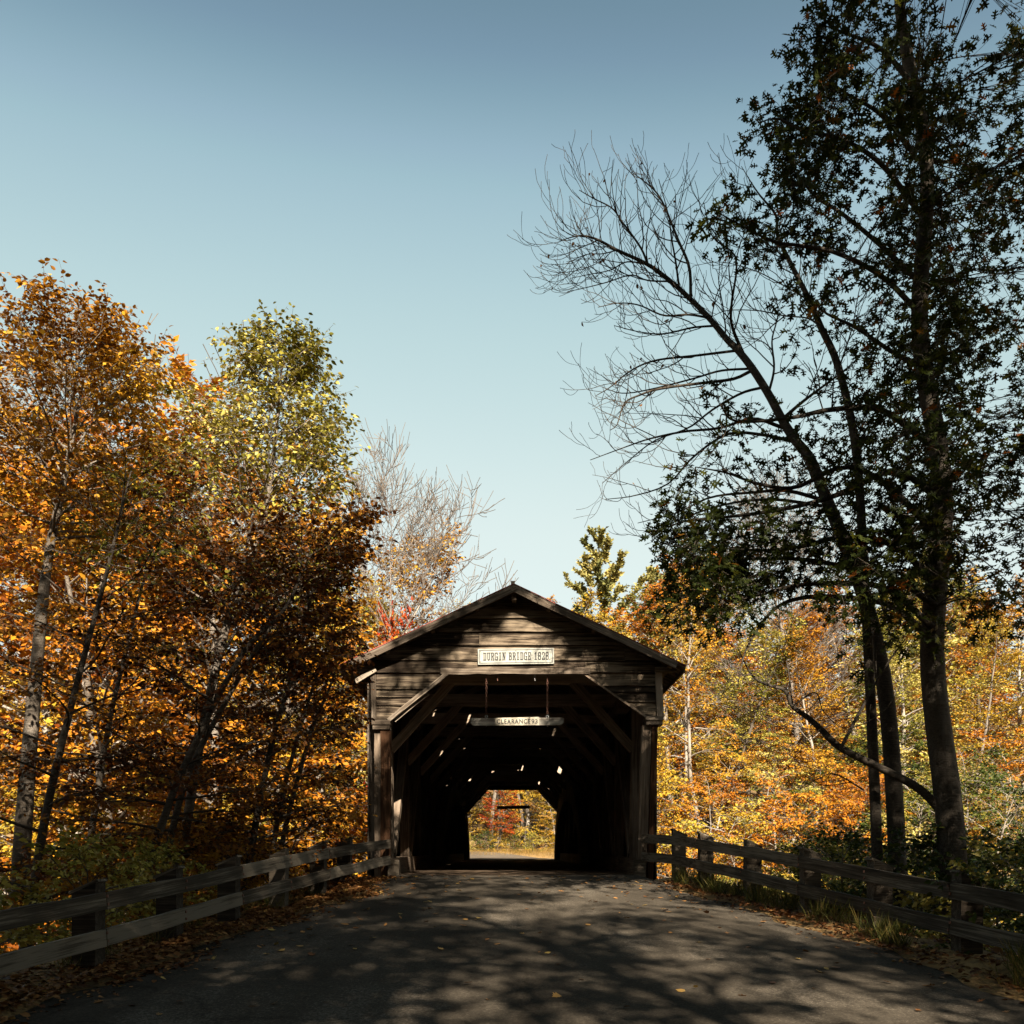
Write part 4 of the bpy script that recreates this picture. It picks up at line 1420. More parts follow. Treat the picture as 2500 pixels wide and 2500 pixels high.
sel_ = ~((np.abs(op[:, 0] - sd.x * kk - 0.05) < 0.8) & (op[:, 2] - sd.z * kk > 3.6) & (op[:, 2] - sd.z * kk < 4.35) & (op[:, 0] / op[:, 1] * F + CX > 2030))  # drops outer oak leaves that would keep sun off the sign
op, oa, on = op[sel_], oa[sel_], on[sel_]
osz = 0.075 + 0.10 * ro.beta(2, 2, len(op))
otone = np.clip(ro.beta(2, 2.2, len(op)), 0, .93)
otone[ro.random(len(op)) < 0.02] = 0.98


def split_leaves(root, pos, axis, nrm_, size, tone, shape, mat, inview, nmax=300):
    """the largest leaves in view are leaves of their own, the rest one mass"""
    px_ = pos[:, 0] / pos[:, 1] * F + CX
    py_ = HY - (pos[:, 2] - CZ) / pos[:, 1] * F
    flat_ = np.abs(norm(nrm_)[:, 1])
    score = size / pos[:, 1] * (0.4 + flat_) * ((px_ > inview[0]) & (px_ < inview[2]) & (py_ > inview[1]) & (py_ < inview[3]))
    idx = np.argsort(-score)[:nmax]
    rest = np.ones(len(pos), bool)
    rest[idx] = False
    o = link('foliage', leaf_mesh('foliage', pos[rest], axis[rest], nrm_[rest], size[rest], tone[rest], shape), mat, root)
    o['kind'] = 'stuff'
    var = []
    for k_ in range(10):
        me_ = leaf_mesh('leaf', np.zeros((1, 3)), np.array([[1.0, 0, 0]]), np.array([[0, 0, 1.0]]), np.array([1.0]), np.array([0.06 + 0.092 * k_ if k_ < 9 else 0.98]), shape)
        me_.materials.append(mat)
        var.append(me_)
    for i in idx:
        ax = Vector(axis[i]).normalized()
        sd__ = Vector(nrm_[i]).cross(ax).normalized()
        nn = ax.cross(sd__)
        s_ = float(size[i])
        p_ = pos[i]
        m = Matrix(((ax.x * s_, sd__.x * s_, nn.x * s_, p_[0]), (ax.y * s_, sd__.y * s_, nn.y * s_, p_[1]), (ax.z * s_, sd__.z * s_, nn.z * s_, p_[2]), (0, 0, 0, 1)))
        link('leaf', var[9 if tone[i] > .95 else min(8, int(tone[i] * 9.5))], mat, root, m)


# oak canopy above the view, added to keep sky light off the road
hp, ha, hl = [], [], []
for _ in range(260):
    c = np.array([5.6, 9.6, 14.5]) + ro.normal(0, 1, 3) * np.array([1.9, 2.0, 2.2])
    if c[0] < 3.6 or c[2] < CZ + 0.985 * c[1] + 0.3 or c[1] < 4 or c[2] > 19.5:
        continue
    a = allp[len(allp) - 1 - int(ro.integers(0, 12))]
    hl.append((spline([a, (a + c) / 2 + ro.normal(0, .3, 3), c], 8), np.linspace(0.03, 0.006, 8)))
    k_ = 90
    hp.append(c + ro.normal(0, 1, (k_, 3)) * np.array([.5, .5, .32]))
    ha.append(ro.normal(0, 1, (k_, 3)))
for _ in range(210):
    c = np.array([ro.uniform(0.6, 5.0), ro.uniform(2.5, 8.0), ro.uniform(9, 16)])
    if c[2] < CZ + 0.985 * c[1] + 0.9:
        continue
    k_ = 80
    hp.append(c + ro.normal(0, 1, (k_, 3)) * np.array([.45, .45, .3]))
    ha.append(ro.normal(0, 1, (k_, 3)))
    a = ot[47 + int(ro.integers(0, 8))]
    hl.append((spline([a, (a + c) / 2 + np.array([0, 0, .6]) + ro.normal(0, .2, 3), c], 9), np.linspace(0.03, 0.006, 9)))
hp, ha = np.concatenate(hp), np.concatenate(ha)
kk = (17.3 - hp[:, 1]) / -sd.y
gx_, gz__ = hp[:, 0] - sd.x * kk, hp[:, 2] - sd.z * kk
gap_ = ((np.abs(gx_ - 0.05) < 0.95) & (gz__ > 3.45) & (gz__ < 4.45)) | ((np.sin(gx_ * 3.1 + 0.7) * np.sin(gz__ * 4.3 + 1.0) > 0.15) & (np.abs(gx_) < 2.8) & (gz__ > 2.3) & (gz__ < 5.2))
okh = (hp[:, 2] > CZ + 0.94 * hp[:, 1] + 0.15) & ~gap_            # leaves cut away so sun reaches sign and gable
hp, ha = hp[okh], ha[okh]
ob += [b_ for b_ in hl if b_[0][:, 2].min() > 9][::5]
link('crown', leaf_mesh('crown', hp, ha, np.array([0, 0, 1.0]) + ro.normal(0, .5, hp.shape), ro.uniform(.13, .2, len(hp)), np.clip(ro.beta(2, 2.2, len(hp)), 0, .93), 'rhomb'), L['oak'], oak)
link('branches', tube_mesh('branches', ob), M['darkbark'], oak)
split_leaves(oak, op, oa, on, osz, otone, 'oak', L['oak'], (1500, 52, 2053, 1600))

# ------------------------------------------------------------------ beeches and birch along the left fence
def stem_tree(name, label, pts, Y0, dy, r0, seed, leaf, bark, individual=False, shape='ovate', lsize=0.085, tone_sp=.22, prune=None, **kw):
    q = px_line(pts, Y0, dy, 26)
    base = q[0].copy()
    trunk = q
    _, tr, bg_, lp, la, rg_ = grow(seed, 0, kw.pop('Rc', 1.5), r0, trunk=trunk, **kw)
    if prune:                        # boughs that would reach into the bridge are cut back
        ppx = lp[:, 0] / lp[:, 1] * F + CX
        kp = ppx < prune + rg_.normal(0, 22, len(lp))
        lp, la = lp[kp], la[kp]
        bg_ = [b_ for b_ in bg_ if b_[0][-1][0] / b_[0][-1][1] * F + CX < prune + 15]
    root = empty(name, tuple(base))
    tag(root, label, 'tree', kw.get('group'))
    link('trunk', tube_mesh('trunk', [(trunk, tr)]), bark, root)
    link('branches', tube_mesh('branches', bg_), bark, root)
    nrm_ = np.array([0, 0, 1.0]) + rg_.normal(0, 0.45, lp.shape)
    sz = lsize * rg_.uniform(0.6, 1.25, len(lp))
    tn = tones(rg_, lp, tone_sp)
    if individual:
        split_leaves(root, lp, norm(la), nrm_, sz, tn, shape, leaf, (450, 1200, 1000, 2150))
    else:
        link('crown', leaf_mesh('crown', lp, la, nrm_, sz, tn, shape), leaf, root)
    return root


BEE = dict(fb=0.08, nl=27, nsub=7, ntw=4, nleaf=6, el=(8, 40), form='tall', wig=0.05, droop=-0.1, twl=0.42, flat=0.85)
stem_tree('beech_tree', 'rust-leaved young beech with paired slanting stems, nearest the camera by the fence', [(330, 2230), (400, 2000), (462, 1846), (592, 1596), (700, 1480), (760, 1330)], 12.6, 0.6, 0.055, 41, L['rust'], M['darkbark'], Rc=1.45, **BEE)
stem_tree('beech_tree', 'rust-leaved beech stem slanting just behind its twin by the fence', [(380, 2230), (430, 1990), (483, 1840), (632, 1574), (720, 1450), (790, 1380)], 13.4, 0.5, 0.05, 42, L['rust'], M['darkbark'], Rc=1.45, **BEE)
stem_tree('beech_tree', 'dark slender beech rising behind the middle fence post with golden lower sprays', [(590, 2220), (625, 2009), (672, 1780), (730, 1600), (770, 1400)], 14.0, 0.4, 0.055, 43, L['rust'], M['darkbark'], True, Rc=1.4, prune=880, **BEE)
stem_tree('beech_tree', 'dark slender beech between the fence posts nearer the bridge', [(650, 2230), (665, 2088), (694, 1925), (760, 1690), (830, 1500)], 14.8, 0.4, 0.05, 44, L['rust'], M['darkbark'], Rc=1.35, prune=865, **BEE)
stem_tree('beech_tree', 'slender beech whose sprays brush the bridge corner', [(675, 2230), (690, 2052), (759, 1791), (800, 1690), (850, 1560)], 15.4, 0.4, 0.045, 45, L['rust'], M['darkbark'], Rc=1.3, prune=870, **BEE)
BI = dict(fb=0.34, nl=52, nsub=7, ntw=4, nleaf=9, el=(35, 62), form='cone', wig=0.05, droop=-0.25, twl=0.4, flat=0.3)
stem_tree('birch_tree', 'tall pointed birch above the beeches with pale yellow-green top', [(400, 2260), (440, 2100), (500, 1750), (575, 1448), (631, 1318), (660, 1170), (678, 1010), (690, 880)], 14.2, 0.4, 0.075, 46, L['lime'], M['bark'], Rc=1.95, lsize=0.08, prune=900, **BI)
# the golden tree whose bough shows at the upper left edge
GT = dict(fb=0.64, nl=40, nsub=8, ntw=4, nleaf=13, el=(22, 60), form='round', wig=0.05, droop=-0.1, twl=0.45, flat=0.4)
stem_tree('golden_tree', 'tall golden-leaved tree whose bough enters at the upper left edge', [(40, 2300), (60, 1980), (85, 1680), (115, 1380), (165, 1130), (205, 925)], 14.6, 0.6, 0.14, 47, L['gold'], M['bark'], Rc=2.0, lsize=0.085, **GT)
stem_tree('beech_tree', 'rust-leaved beech at the far left edge beyond the fence', [(60, 2330), (110, 2000), (180, 1700), (260, 1400), (320, 1150)], 12.2, 0.8, 0.06, 48, L['rust'], M['darkbark'], Rc=1.7, **BEE)
stem_tree('beech_tree', 'rust-leaved beech behind the farthest left fence rails', [(190, 2300), (230, 1990), (270, 1750), (330, 1500), (380, 1300)], 15.5, 0.8, 0.06, 49, L['orange'], M['darkbark'], Rc=1.8, **BEE)

# ------------------------------------------------------------------ the wood beyond
PROTO = {
    'round': build_tree('proto_round', 101, L['gold'], M['bark'], lsize=0.15, H=13, Rc=3.4, r0=0.16, fb=0.22, nl=26, nsub=9, ntw=4, nleaf=12, el=(15, 65), flat=0.5, twl=0.65),
    'tall': build_tree('proto_tall', 102, L['gold'], M['bark'], lsize=0.15, H=16, Rc=2.9, r0=0.17, fb=0.32, nl=30, nsub=8, ntw=4, nleaf=11, el=(20, 70), form='tall', flat=0.4, twl=0.65),
    'open': build_tree('proto_open', 103, L['gold'], M['palebark'], lsize=0.14, H=15, Rc=2.6, r0=0.13, fb=0.42, nl=22, nsub=7, ntw=4, nleaf=9, el=(25, 70), form='tall', flat=0.4, twl=0.6, wig=0.08),
    'under': build_tree('proto_under', 104, L['gold'], M['bark'], lsize=0.12, H=5.0, Rc=2.5, r0=0.06, fb=0.08, nl=22, nsub=8, ntw=4, nleaf=11, el=(5, 45), form='tall', flat=0.95, twl=0.5, droop=-0.25),
    'under2': build_tree('proto_under2', 105, L['gold'], M['palebark'], lsize=0.12, H=7.0, Rc=2.3, r0=0.07, fb=0.15, nl=24, nsub=8, ntw=4, nleaf=10, el=(10, 50), form='tall', flat=0.85, twl=0.5, wig=0.09, lean=(0.15, 0)),
    'shade': build_tree('proto_shade', 109, L['green'], M['bark'], lsize=0.23, H=20, Rc=4.8, r0=0.26, fb=0.2, nl=36, nsub=11, ntw=6, nleaf=14, el=(10, 65), flat=0.3, twl=0.9),
    'shrub': build_tree('proto_shrub', 106, L['lime'], M['bark'], lsize=0.10, H=1.7, Rc=1.1, r0=0.02, fb=0.05, nl=16, nsub=5, ntw=3, nleaf=10, el=(15, 60), flat=0.3, twl=0.3),
}
_bt = grow(107, 15, 5.6, 0.17, fb=0.34, nl=32, nsub=12, ntw=8, nleaf=1, el=(18, 66), wig=0.05, droop=0.25, twl=0.7, flat=0.2)
pb = empty('proto_bare')
link('trunk', tube_mesh('trunk', [(_bt[0], _bt[1])]), M['twig'], pb)
link('branches', tube_mesh('branches', [(a, np.maximum(b, 0.010)) for a, b in _bt[2]]), M['twig'], pb)
PROTO['bare'] = pb
# white pine: tiers of upswept boughs carrying needle tufts
rp = np.random.default_rng(108)
pt = stem(rp, (0, 0, -.3), (0, 0, 1), 20.3, 12, 0.015)
pbo, pp_, pa_ = [], [], []
for i in range(46):
    t = 0.42 + 0.575 * (i / 46)
    p = interp(pt, t)
    ln = (2.7 * math.sin(math.pi * (0.25 + 0.72 * (t - .42) / .58)) + 0.3) * rp.uniform(0.45, 1.25)
    az = i * 2.4 + rp.uniform(-.4, .4)
    lim = stem(rp, p, (math.cos(az), math.sin(az), 0.35 + 1.7 * (t - .42)), ln, 6, 0.06, 0.5)
    pbo.append((lim, np.linspace(0.035 * (1.1 - t), 0.008, 7)))
    for j in range(int(5 + ln * 7)):
        s = rp.uniform(0.3, 1)
        q = interp(lim, s)
        d = norm(interp(lim, min(1, s + .1)) - interp(lim, s - .1)) + rp.normal(0, .5, 3) + (0, 0, .35)
        tw = stem(rp, q, d, rp.uniform(.25, .55), 3, .1, .3)
        for m_ in range(22):
            u = rp.uniform(0, 1)
            pp_.append(interp(tw, u))
            pa_.append(norm(d) * 1.0 + rp.normal(0, .75, 3) + (0, 0, .25))
pine = empty('proto_pine')
link('trunk', tube_mesh('trunk', [(pt, np.linspace(.2, .02, 13))]), M['bark'], pine)
link('branches', tube_mesh('branches', pbo), M['bark'], pine)
pp_, pa_ = np.array(pp_), np.array(pa_)
link('crown', leaf_mesh('crown', pp_, pa_, rp.normal(0, 1, pp_.shape), rp.uniform(.14, .24, len(pp_)), tones(rp, pp_, .2), 'rhomb'), L['pine'], pine)
PROTO['pine'] = pine
HT = {'shade': 20, 'round': 13, 'tall': 16, 'open': 15, 'under': 5, 'under2': 7, 'shrub': 1.7, 'bare': 15, 'pine': 20}
NAME = {'shade': 'shade_tree', 'round': 'maple_tree', 'tall': 'forest_tree', 'open': 'slender_tree', 'under': 'understory_tree', 'under2': 'understory_tree', 'shrub': 'shrub', 'bare': 'bare_tree', 'pine': 'pine_tree'}
COLW = {'gold': 'golden', 'orange': 'orange', 'yellow': 'yellow', 'lime': 'yellow-green', 'green': 'green', 'red': 'red', 'rust': 'rust-coloured', None: 'leafless', 'pine': 'dark green'}
ORD = ['first', 'second', 'third', 'fourth', 'fifth', 'sixth', 'seventh', 'eighth', 'ninth', 'tenth', 'eleventh', 'twelfth', 'thirteenth', 'fourteenth', 'fifteenth', 'sixteenth', 'seventeenth', 'eighteenth', 'nineteenth', 'twentieth', 'twenty-first', 'twenty-second', 'twenty-third', 'twenty-fourth', 'twenty-fifth', 'twenty-sixth', 'twenty-seventh', 'twenty-eighth', 'twenty-ninth', 'thirtieth']
used, PLACED = set(), []
rt = random.Random(17)


def place(kind, x, y, top=None, scale=None, col='gold', bark=None, zone='', label=None, wide=1.0, tilt=0.0, rot=None):
    z = float(gz(x, y)) - 0.1
    s = scale if scale else (top - z) / HT[kind]
    proto = PROTO[kind]
    o = copy_tree(proto, L[col] if col else None, M[bark] if bark else None) if kind in used else proto
    if kind not in used:
        for ch in proto.children:
            mt = (L[col] if col else None) if ch.name.startswith('crown') else (M[bark] if bark else None)
            if mt is not None:
                ch.material_slots[0].link = 'OBJECT'
                ch.material_slots[0].material = mt
    used.add(kind)
    o.name = NAME[kind]
    o.location = (x, y, z)
    o.scale = (s * wide, s * wide, s)
    o.rotation_euler = (rt.uniform(-.03, .03), tilt + rt.uniform(-.03, .03), rt.uniform(0, 6.28) if rot is None else rot)
    o['category'] = 'shrub' if kind == 'shrub' else 'tree'
    if label:
        o['label'] = label
    else:
        PLACED.append((zone, COLW[col] + (' understory' if kind.startswith('under') else '') + (' shrub' if kind == 'shrub' else ' tree'), abs(x / y), o))
    return o


def at(px_, Y):
    return (px_ - CX) / F * Y


# right of the bridge: far bank hillside
ru = random.Random(23)
ZRU, ZRF = 'in the undergrowth beyond the shaded fence', 'in the sunlit wood over the shaded fence'
pal = ['gold', 'gold', 'yellow', 'gold', 'orange', 'lime', 'yellow']
for Y, step in ((27, 2.6), (33, 3.2), (39.5, 2.5), (43, 2.6), (46.5, 2.8), (50, 3.0)):
    x = max(7.0, at(1560, Y))
    while x < at(2620, Y):
        col = ru.choice((pal + ['green']) if at(1800, Y) > x else ['lime', 'green', 'gold', 'yellow', 'orange', 'green'])
        if Y < 36 and x > at(1800, Y):
            col = ru.choice(['lime', 'green', 'lime', 'yellow'])
        yy = Y + ru.uniform(-1, 1)
        zb = float(gz(x, yy))
        kind = ru.choice(['under', 'under2', 'under'])
        sc = ru.uniform(0.85, 1.35) if Y > 38 else ru.uniform(0.7, 1.0)
        place(kind, x + ru.uniform(-.6, .6), yy, scale=sc, col=col, zone=ZRU, bark=ru.choice([None, 'palebark', 'bark']))
        x += step * ru.uniform(0.8, 1.25)
pal2 = ['gold', 'orange', 'gold', 'yellow', 'orange', 'lime']
for Y, step, tz in ((51, 4.6, 11.5), (55, 4.2, 14.5), (61, 4.0, 16.5), (68, 4.4, 17.5)):
    x = {51: 11.0, 55: 9.5, 61: 6.2, 68: 3.6}[Y]
    while x < at(2640, Y):
        kind = ru.choice(['round', 'tall', 'round', 'open', 'tall'])
        col = ru.choice(pal2)
        tp = tz + ru.uniform(-1.6, 1.8)
        if x < at(1440, Y):
            pass
        if x < at(1640, Y):
            tp = min(tp, (HY - ru.uniform(1480, 1530)) / F * Y + CZ)
            col = ru.choice(['gold', 'yellow', 'gold'])
        place(kind, x, Y + ru.uniform(-1.5, 1.5), top=tp, col=col, zone=ZRF, bark=ru.choice(['palebark', 'bark', 'palebark']), wide=ru.uniform(1.0, 1.25))
        x += step * ru.uniform(0.75, 1.2)
for Y, step in ((80, 4.6), (92, 5.2)):
    for x0_, x1_, zn in ((at(1600, Y), at(2650, Y), ZRF), (at(-120, Y), at(860, Y), 'on the slope far behind the rust-leaved beeches')):
        x = x0_
        while x < x1_:
            place(ru.choice(['round', 'tall', 'round']), x, Y + ru.uniform(-2, 2), scale=ru.uniform(0.9, 1.15), col=ru.choice(['orange', 'gold', 'orange', 'lime', 'green']), zone=zn, bark='bark', wide=1.3)
            x += step * ru.uniform(.8, 1.2)
place('pine', at(1490, 66), 66, top=22.0, wide=1.35, col='pine', label='tall white pine rising over the golden trees behind the roof slope')
place('pine', at(1590, 70), 70, top=21.0, wide=1.35, col='pine', label='smaller pine half hidden by the oak twigs, just beside the tall pine')
place('pine', at(1660, 72), 72, top=21.5, wide=1.3, col='pine', label='pine mostly behind the oak leaves, farthest from the roof slope')
place('pine', at(2230, 70), 70, top=22.0, col='pine', label='pine behind the oak at the right edge')
place('bare', at(1960, 52), 52, top=18.5, col=None, bark='twig', label='leafless grey tree showing between the dark oak boughs')
place('open', at(1712, 47), 47, top=13.5, col='gold', bark='palebark', label='pale-barked slender tree standing clear beside the roof corner')
place('open', at(1655, 49), 49, top=13.0, col='yellow', bark='palebark', label='pale forked slender tree close to the roof corner')
place('open', at(1610, 44), 44, top=7.5, col='yellow', bark='palebark', label='pale crooked trunk right beside the portal post', tilt=-0.12)
# left of the bridge
ZLU, ZLF = 'in the undergrowth behind the rust-leaved beeches', 'in the sunlit wood behind the rust-leaved beeches'
for Y, step in ((23, 2.2), (27.5, 2.6), (39.5, 2.6), (43.5, 2.6), (47.5, 3.0)):
    x = -max(7.2, -at(930, Y))
    while x > at(-80, Y):
        yy = Y + ru.uniform(-1, 1)
        col = ru.choice(['gold', 'yellow', 'gold', 'orange', 'lime', 'yellow'])
        place(ru.choice(['under', 'under2']), x + ru.uniform(-.5, .5), yy, scale=ru.uniform(0.95, 1.4), col=col, zone=ZLU, bark=ru.choice([None, 'palebark']))
        x -= step * ru.uniform(0.8, 1.25)
for (px_, Y, ytop, kind, col, wd) in ((470, 27, 1165, 'round', 'orange', 1.0), (330, 26, 1230, 'round', 'orange', 1.0), (190, 28, 1150, 'round', 'gold', 1.0), (60, 27, 1200, 'round', 'orange', 1.0), (-60, 29, 1150, 'round', 'gold', 1.0),
                                      (600, 30, 1260, 'round', 'gold', 0.9), (720, 31, 1330, 'round', 'orange', 0.9), (830, 34, 1370, 'tall', 'yellow', 1.0), (880, 38, 1340, 'tall', 'lime', 0.9), (560, 38, 1240, 'tall', 'gold', 1.0),
                                      (760, 42, 1300, 'tall', 'gold', 1.0), (660, 46, 1280, 'tall', 'yellow', 1.0), (400, 42, 1200, 'tall', 'gold', 1.1), (250, 44, 1240, 'tall', 'orange', 1.1), (100, 45, 1200, 'tall', 'gold', 1.1), (-40, 46, 1220, 'tall', 'yellow', 1.1),
                                      (900, 46, 1480, 'round', 'lime', 0.8), (935, 52, 1500, 'round', 'lime', 0.7)):
    place(kind, at(px_, Y), Y, top=(HY - ytop) / F * Y + CZ, col=col, zone=ZLF, wide=wd, bark=ru.choice(['palebark', 'bark']))
place('under2', at(925, 36), 36, top=(HY - 1530) / F * 36 + CZ, col='red', label='coral red young maple peeping over the roof beside the bare tree', wide=0.4)
place('bare', at(935, 34), 34, top=(HY - 1215) / F * 34 + CZ, col=None, bark='twig', label='leafless grey tree fanning its twigs above the left roof slope', tilt=0.03, wide=0.72)
place('bare', at(470, 34), 34, top=(HY - 1100) / F * 34 + CZ, col=None, bark='twig', label='leafless tree tips behind the orange maple at the left edge')
# seen through the tunnel
ZT = 'seen through the far end of the bridge'
for Y, step, kinds, cols in ((62.5, 1.7, ['under', 'under2'], ['gold', 'yellow', 'green', 'lime', 'orange', 'gold']), (66, 2.0, ['open', 'under2', 'open'], ['gold', 'yellow', 'lime', 'orange']), (72, 2.6, ['round', 'open', 'tall'], ['gold', 'green', 'yellow', 'orange', 'lime'])):
    x = -8.0
    while x < 8.0:
        k = ru.choice(kinds)
        place(k, x, Y + ru.uniform(-1, 1), scale=ru.uniform(0.55, 0.9) if k.startswith('under') else ru.uniform(0.85, 1.15), col=ru.choice(cols), zone=ZT, bark=ru.choice(['palebark', 'palebark', 'bark']))
        x += step * ru.uniform(0.8, 1.25)
for Y, step in ((79, 3.2), (86, 4.0)):
    x = -17.0
    while x < 17.0:
        place(ru.choice(['round', 'under2', 'round']), x, Y + ru.uniform(-1.5, 1.5), top=ru.uniform(9, 14), col=ru.choice(['gold', 'yellow', 'orange', 'lime', 'green']), zone='deep in the wood beyond the bridge', bark='bark', wide=1.2)
        x += step * ru.uniform(.8, 1.2)
place('round', at(1222, 60.5), 60.8, top=6.0, col='red', bark='darkbark', label='scarlet maple framed by the far end of the bridge', wide=1.0)
for i in range(14):
    x = -7 + i * 1.05 + ru.uniform(-.3, .3)
    place('shrub', x, 60.6 + 0.1 * x + ru.uniform(-.5, .7), scale=ru.uniform(0.45, 0.8), col=ru.choice(['lime', 'yellow', 'lime', 'green']), zone='on the grassy bank beyond the bridge')
# shrubs outside the fences
for (x, y, c, sc) in ((4.6, 13.2, 'green', .7), (5.2, 12.2, 'green', .9), (5.6, 11.0, 'lime', .9), (4.9, 14.6, 'lime', .8), (6.2, 13.6, 'green', 1.1), (6.6, 10.5, 'green', 1.0), (5.4, 16, 'lime', 1.0), (7.4, 15, 'green', 1.2), (6.6, 18, 'lime', 1.3), (8.6, 18.5, 'green', 1.5), (5.2, 9.4, 'green', .7), (8.5, 12, 'lime', 1.2)):
    place('shrub', x, y, scale=sc, col=c, zone='on the bank just over the shaded fence')
for (x, y, c, sc) in ((-4.3, 11.6, 'lime', .6), (-4.6, 10.3, 'lime', .7), (-4.0, 13.2, 'gold', .6), (-5.2, 12.4, 'gold', .9), (-5.8, 10.2, 'lime', .9), (-4.2, 14.6, 'gold', .8), (-6.5, 13.5, 'gold', 1.2), (-5.0, 16.5, 'gold', 1.2), (-7.5, 11.0, 'rust', 1.2), (-6.2, 17.5, 'gold', 1.5)):
    place('shrub', x, y, scale=sc, col=c, zone='on the bank just over the dappled fence')
# tall trees behind the viewer: their shade falls over road, portal and fence
for kind, lst in (('shade', [(-5.5, -8, 18), (-10, -3, 16), (-13, 4, 13), (-9, -15, 20), (-4, -18, 22), (0, -15, 20), (1, -20, 24), (-6.5, -1.5, 16), (7, -27, 22)]),
                  ('tall', [(11.5, 1.5, 19), (13.5, -6, 22), (16.5, -2, 20), (1.8, -5.8, 19.5), (-3.4, -4.6, 18.5), (-4.6, 0.6, 15), (9.6, 2.0, 16), (-2.4, -7, 17)]),
                  ('open', [(8.8, -6.5, 19), (10.5, -9, 22), (-2.2, -1.0, 13), (5.6, -5.6, 18)]),
                  ('bare', [(8.6, -3.5, 15)])):
    for k_, (x, y, h) in enumerate(lst):
        place(kind, x, y, scale=h / HT[kind], col=None if kind == 'bare' else 'green', zone='standing behind the viewer and shading the road', wide=1.15, rot=k_ * 1.3)
# unseen undergrowth behind and beside the viewer, added to block low sky light
for i in range(46):
    an = R(-8 - 164 * ((i * 0.618) % 1.0) if i % 2 else -172 + 164 * ((i * 0.618) % 1.0))
    rad = rt.uniform(13, 24)
    x, y = rad * 1.15 * math.cos(an), rad * math.sin(an) + 3
    if abs(x) < 4.5:
        y -= 10
    place(['round', 'under', 'round', 'under2'][i % 4], x, y, scale=rt.uniform(0.7, 0.95) if i % 2 == 0 else rt.uniform(1.3, 1.9), col='green', zone='unseen behind the viewer', wide=1.5)
# labels: each tree counted outwards from the bridge among its own kind
byk = {}
for zone, what, d, o in PLACED:
    byk.setdefault((zone, what), []).append((d, o))
for (zone, what), lst in byk.items():
    lst.sort(key=lambda q: q[0])
    for i, (d, o) in enumerate(lst):
        o['group'] = what + 's ' + zone
        o['label'] = (ORD[i] if i < len(ORD) else 'farthest') + ' ' + what + ' from the bridge axis ' + zone if len(lst) > 1 else 'single ' + what + ' ' + zone
for k in list(PROTO):
    if k not in used:
        for ch in list(PROTO[k].children):
            bpy.data.objects.remove(ch)
        bpy.data.objects.remove(PROTO[k])

# ------------------------------------------------------------------ fallen leaves and grass
rl = np.random.default_rng(303)


def road_z(x, y):
    u = (x - edge_l(y)) / (edge_r(y) - edge_l(y))
    return zr(y) + 0.012 - 0.05 * np.abs(2 * u - 1) ** 2.5 * sstep(BY, BY - 3, y) + 0.008 * np.sin(x * 1.3 + y)


var = []
for k in range(14):
    shp = ['ovate', 'maple', 'oak', 'ovate'][k % 4]
    me_ = leaf_mesh('fallen_leaf', np.zeros((1, 3)), np.array([[1.0, 0, 0]]), np.array([[0, 0, 1.0]]), np.array([1.0]), np.array([0.36 + 0.048 * k]), shp)
    # curl the dry leaf
    for v in me_.vertices:
        v.co.z = 0.28 * v.co.y ** 2 * 2 + 0.18 * (v.co.x - .5) ** 2 + 0.03
    me_.materials.append(L['litter'])
    var.append(me_)
n_l = 0
while n_l < 290:
    y = 7.0 + 10.2 * rl.random() ** 0.8
    u = rl.uniform(0.03, 0.97)
    if rl.random() < 0.35:
        u = 0.03 + abs(rl.normal(0, .1)) if rl.random() < .5 else 0.97 - abs(rl.normal(0, .1))
    x = float(edge_l(y) + (edge_r(y) - edge_l(y)) * min(max(u, .02), .98))
    s = rl.uniform(0.05, 0.105)
    m = Matrix.Translation((x, y, float(road_z(x, y)) + 0.006)) @ Matrix.Rotation(rl.uniform(0, 6.28), 4, 'Z') @ Matrix.Rotation(rl.normal(0, .22), 4, 'X') @ Matrix.Rotation(rl.normal(0, .18), 4, 'Y') @ Matrix.Scale(s, 4)
    o = link('fallen_leaf', var[int(rl.integers(0, 14))], L['litter'], None, m)
    tag(o, 'small dry curled leaf lying on the dappled asphalt', 'leaf', 'dry leaves scattered over the road')
    n_l += 1


def scatter(name, n, fx, zoff, size, mat, shape, label, cat, flatn=0.35, pull=0.0):
    X, Y = fx(n)
    keep = np.ones(len(X), bool)
    Z = gz(X, Y) + bumps(X, Y) * (1 - ((X > edge_l(Y) - .3) & (X < edge_r(Y) + .3))) + zoff
    inr = in_road(X, Y)
    Z = np.where(inr, road_z(X, Y) + 0.005 + zoff * .3, Z)
    pos = np.stack([X, Y, Z], -1)[keep]
    az = rl.uniform(0, 6.28, len(pos))
    ax = np.stack([np.cos(az), np.sin(az), rl.normal(pull, 0.25, len(pos))], -1)
    nr = np.array([0, 0, 1.0]) + rl.normal(0, flatn, pos.shape)
    me_ = leaf_mesh(name, pos, ax, nr, rl.uniform(size[0], size[1], len(pos)), np.clip(rl.normal(.45, .25, len(pos)), 0, 1), shape)
    o = link(name, me_, mat)
    tag(o, label, cat, None, 'stuff')
    return o


def verge_l(n):
    y = rl.uniform(4.5, 16.9, n)
    e = edge_l(y) + 0.12 * np.sin(y * 2.3)
    return e + 0.25 * rl.normal(0, 1, n) * 0.6 - np.abs(rl.normal(0, .55, n)), y


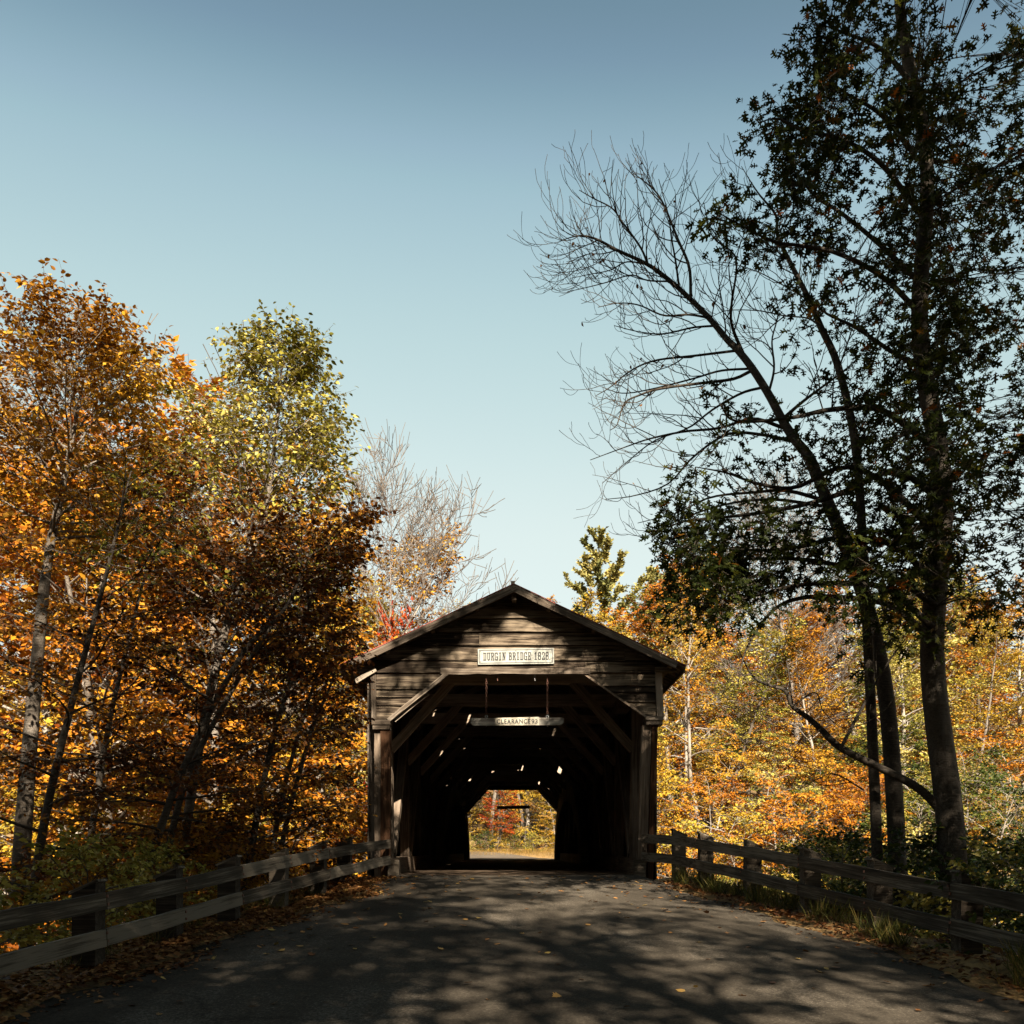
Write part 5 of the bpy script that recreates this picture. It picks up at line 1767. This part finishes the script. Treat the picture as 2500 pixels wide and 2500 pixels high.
def verge_r(n):
    y = rl.uniform(4.5, 16.2, n)
    e = edge_r(y)
    return e + 0.12 * rl.normal(0, 1, n) + np.abs(rl.normal(0, .6, n)), y


def banks(n):
    y = rl.uniform(3, 24, n)
    s = np.where(rl.random(n) < .5, -1, 1)
    x = np.where(s < 0, edge_l(np.minimum(y, BY)) - 1.0, edge_r(np.minimum(y, BY)) + 1.0) + s * np.abs(rl.normal(0, 4, n))
    return x, y


scatter('leaf_litter', 12000, verge_l, 0.015, (0.045, 0.085), L['litter'], 'ovate', 'drift of brown fallen leaves along the verge under the dappled fence', 'leaves')
scatter('leaf_litter', 4500, verge_r, 0.012, (0.04, 0.08), L['litter'], 'ovate', 'brown fallen leaves among grass along the verge under the shaded fence', 'leaves')
scatter('leaf_litter', 16000, banks, 0.03, (0.08, 0.16), L['litter'], 'ovate', 'fallen leaves covering the wooded banks', 'leaves')


def tufts_r(n):
    k = 55
    cy_ = rl.uniform(7, 16.2, k)
    cx_ = edge_r(cy_) + 0.22 + np.abs(rl.normal(0, .35, k))
    i = rl.integers(0, k, n)
    return cx_[i] + rl.normal(0, .07, n), cy_[i] + rl.normal(0, .09, n)


def tufts_l(n):
    k = 22
    cy_ = rl.uniform(7, 14.5, k)
    cx_ = edge_l(cy_) - 0.45 - np.abs(rl.normal(0, .35, k))
    i = rl.integers(0, k, n)
    return cx_[i] + rl.normal(0, .06, n), cy_[i] + rl.normal(0, .08, n)


def far_bank(n):
    x = rl.uniform(-8, 8, n)
    return x, 57.2 + 0.1 * x + rl.uniform(0, 5.0, n)


scatter('grass', 3200, tufts_r, -0.01, (0.14, 0.36), L['grass'], 'blade', 'tufts of grass at the foot of the shaded fence', 'grass', 0.8, 1.6)
scatter('grass', 900, tufts_l, -0.01, (0.12, 0.28), L['grass'], 'blade', 'few grass tufts at the foot of the dappled fence', 'grass', 0.8, 1.6)
scatter('grass', 9000, far_bank, 0.0, (0.15, 0.42), L['straw'], 'blade', 'dry roadside grass seen beyond the far end of the bridge', 'grass', 0.8, 1.8)
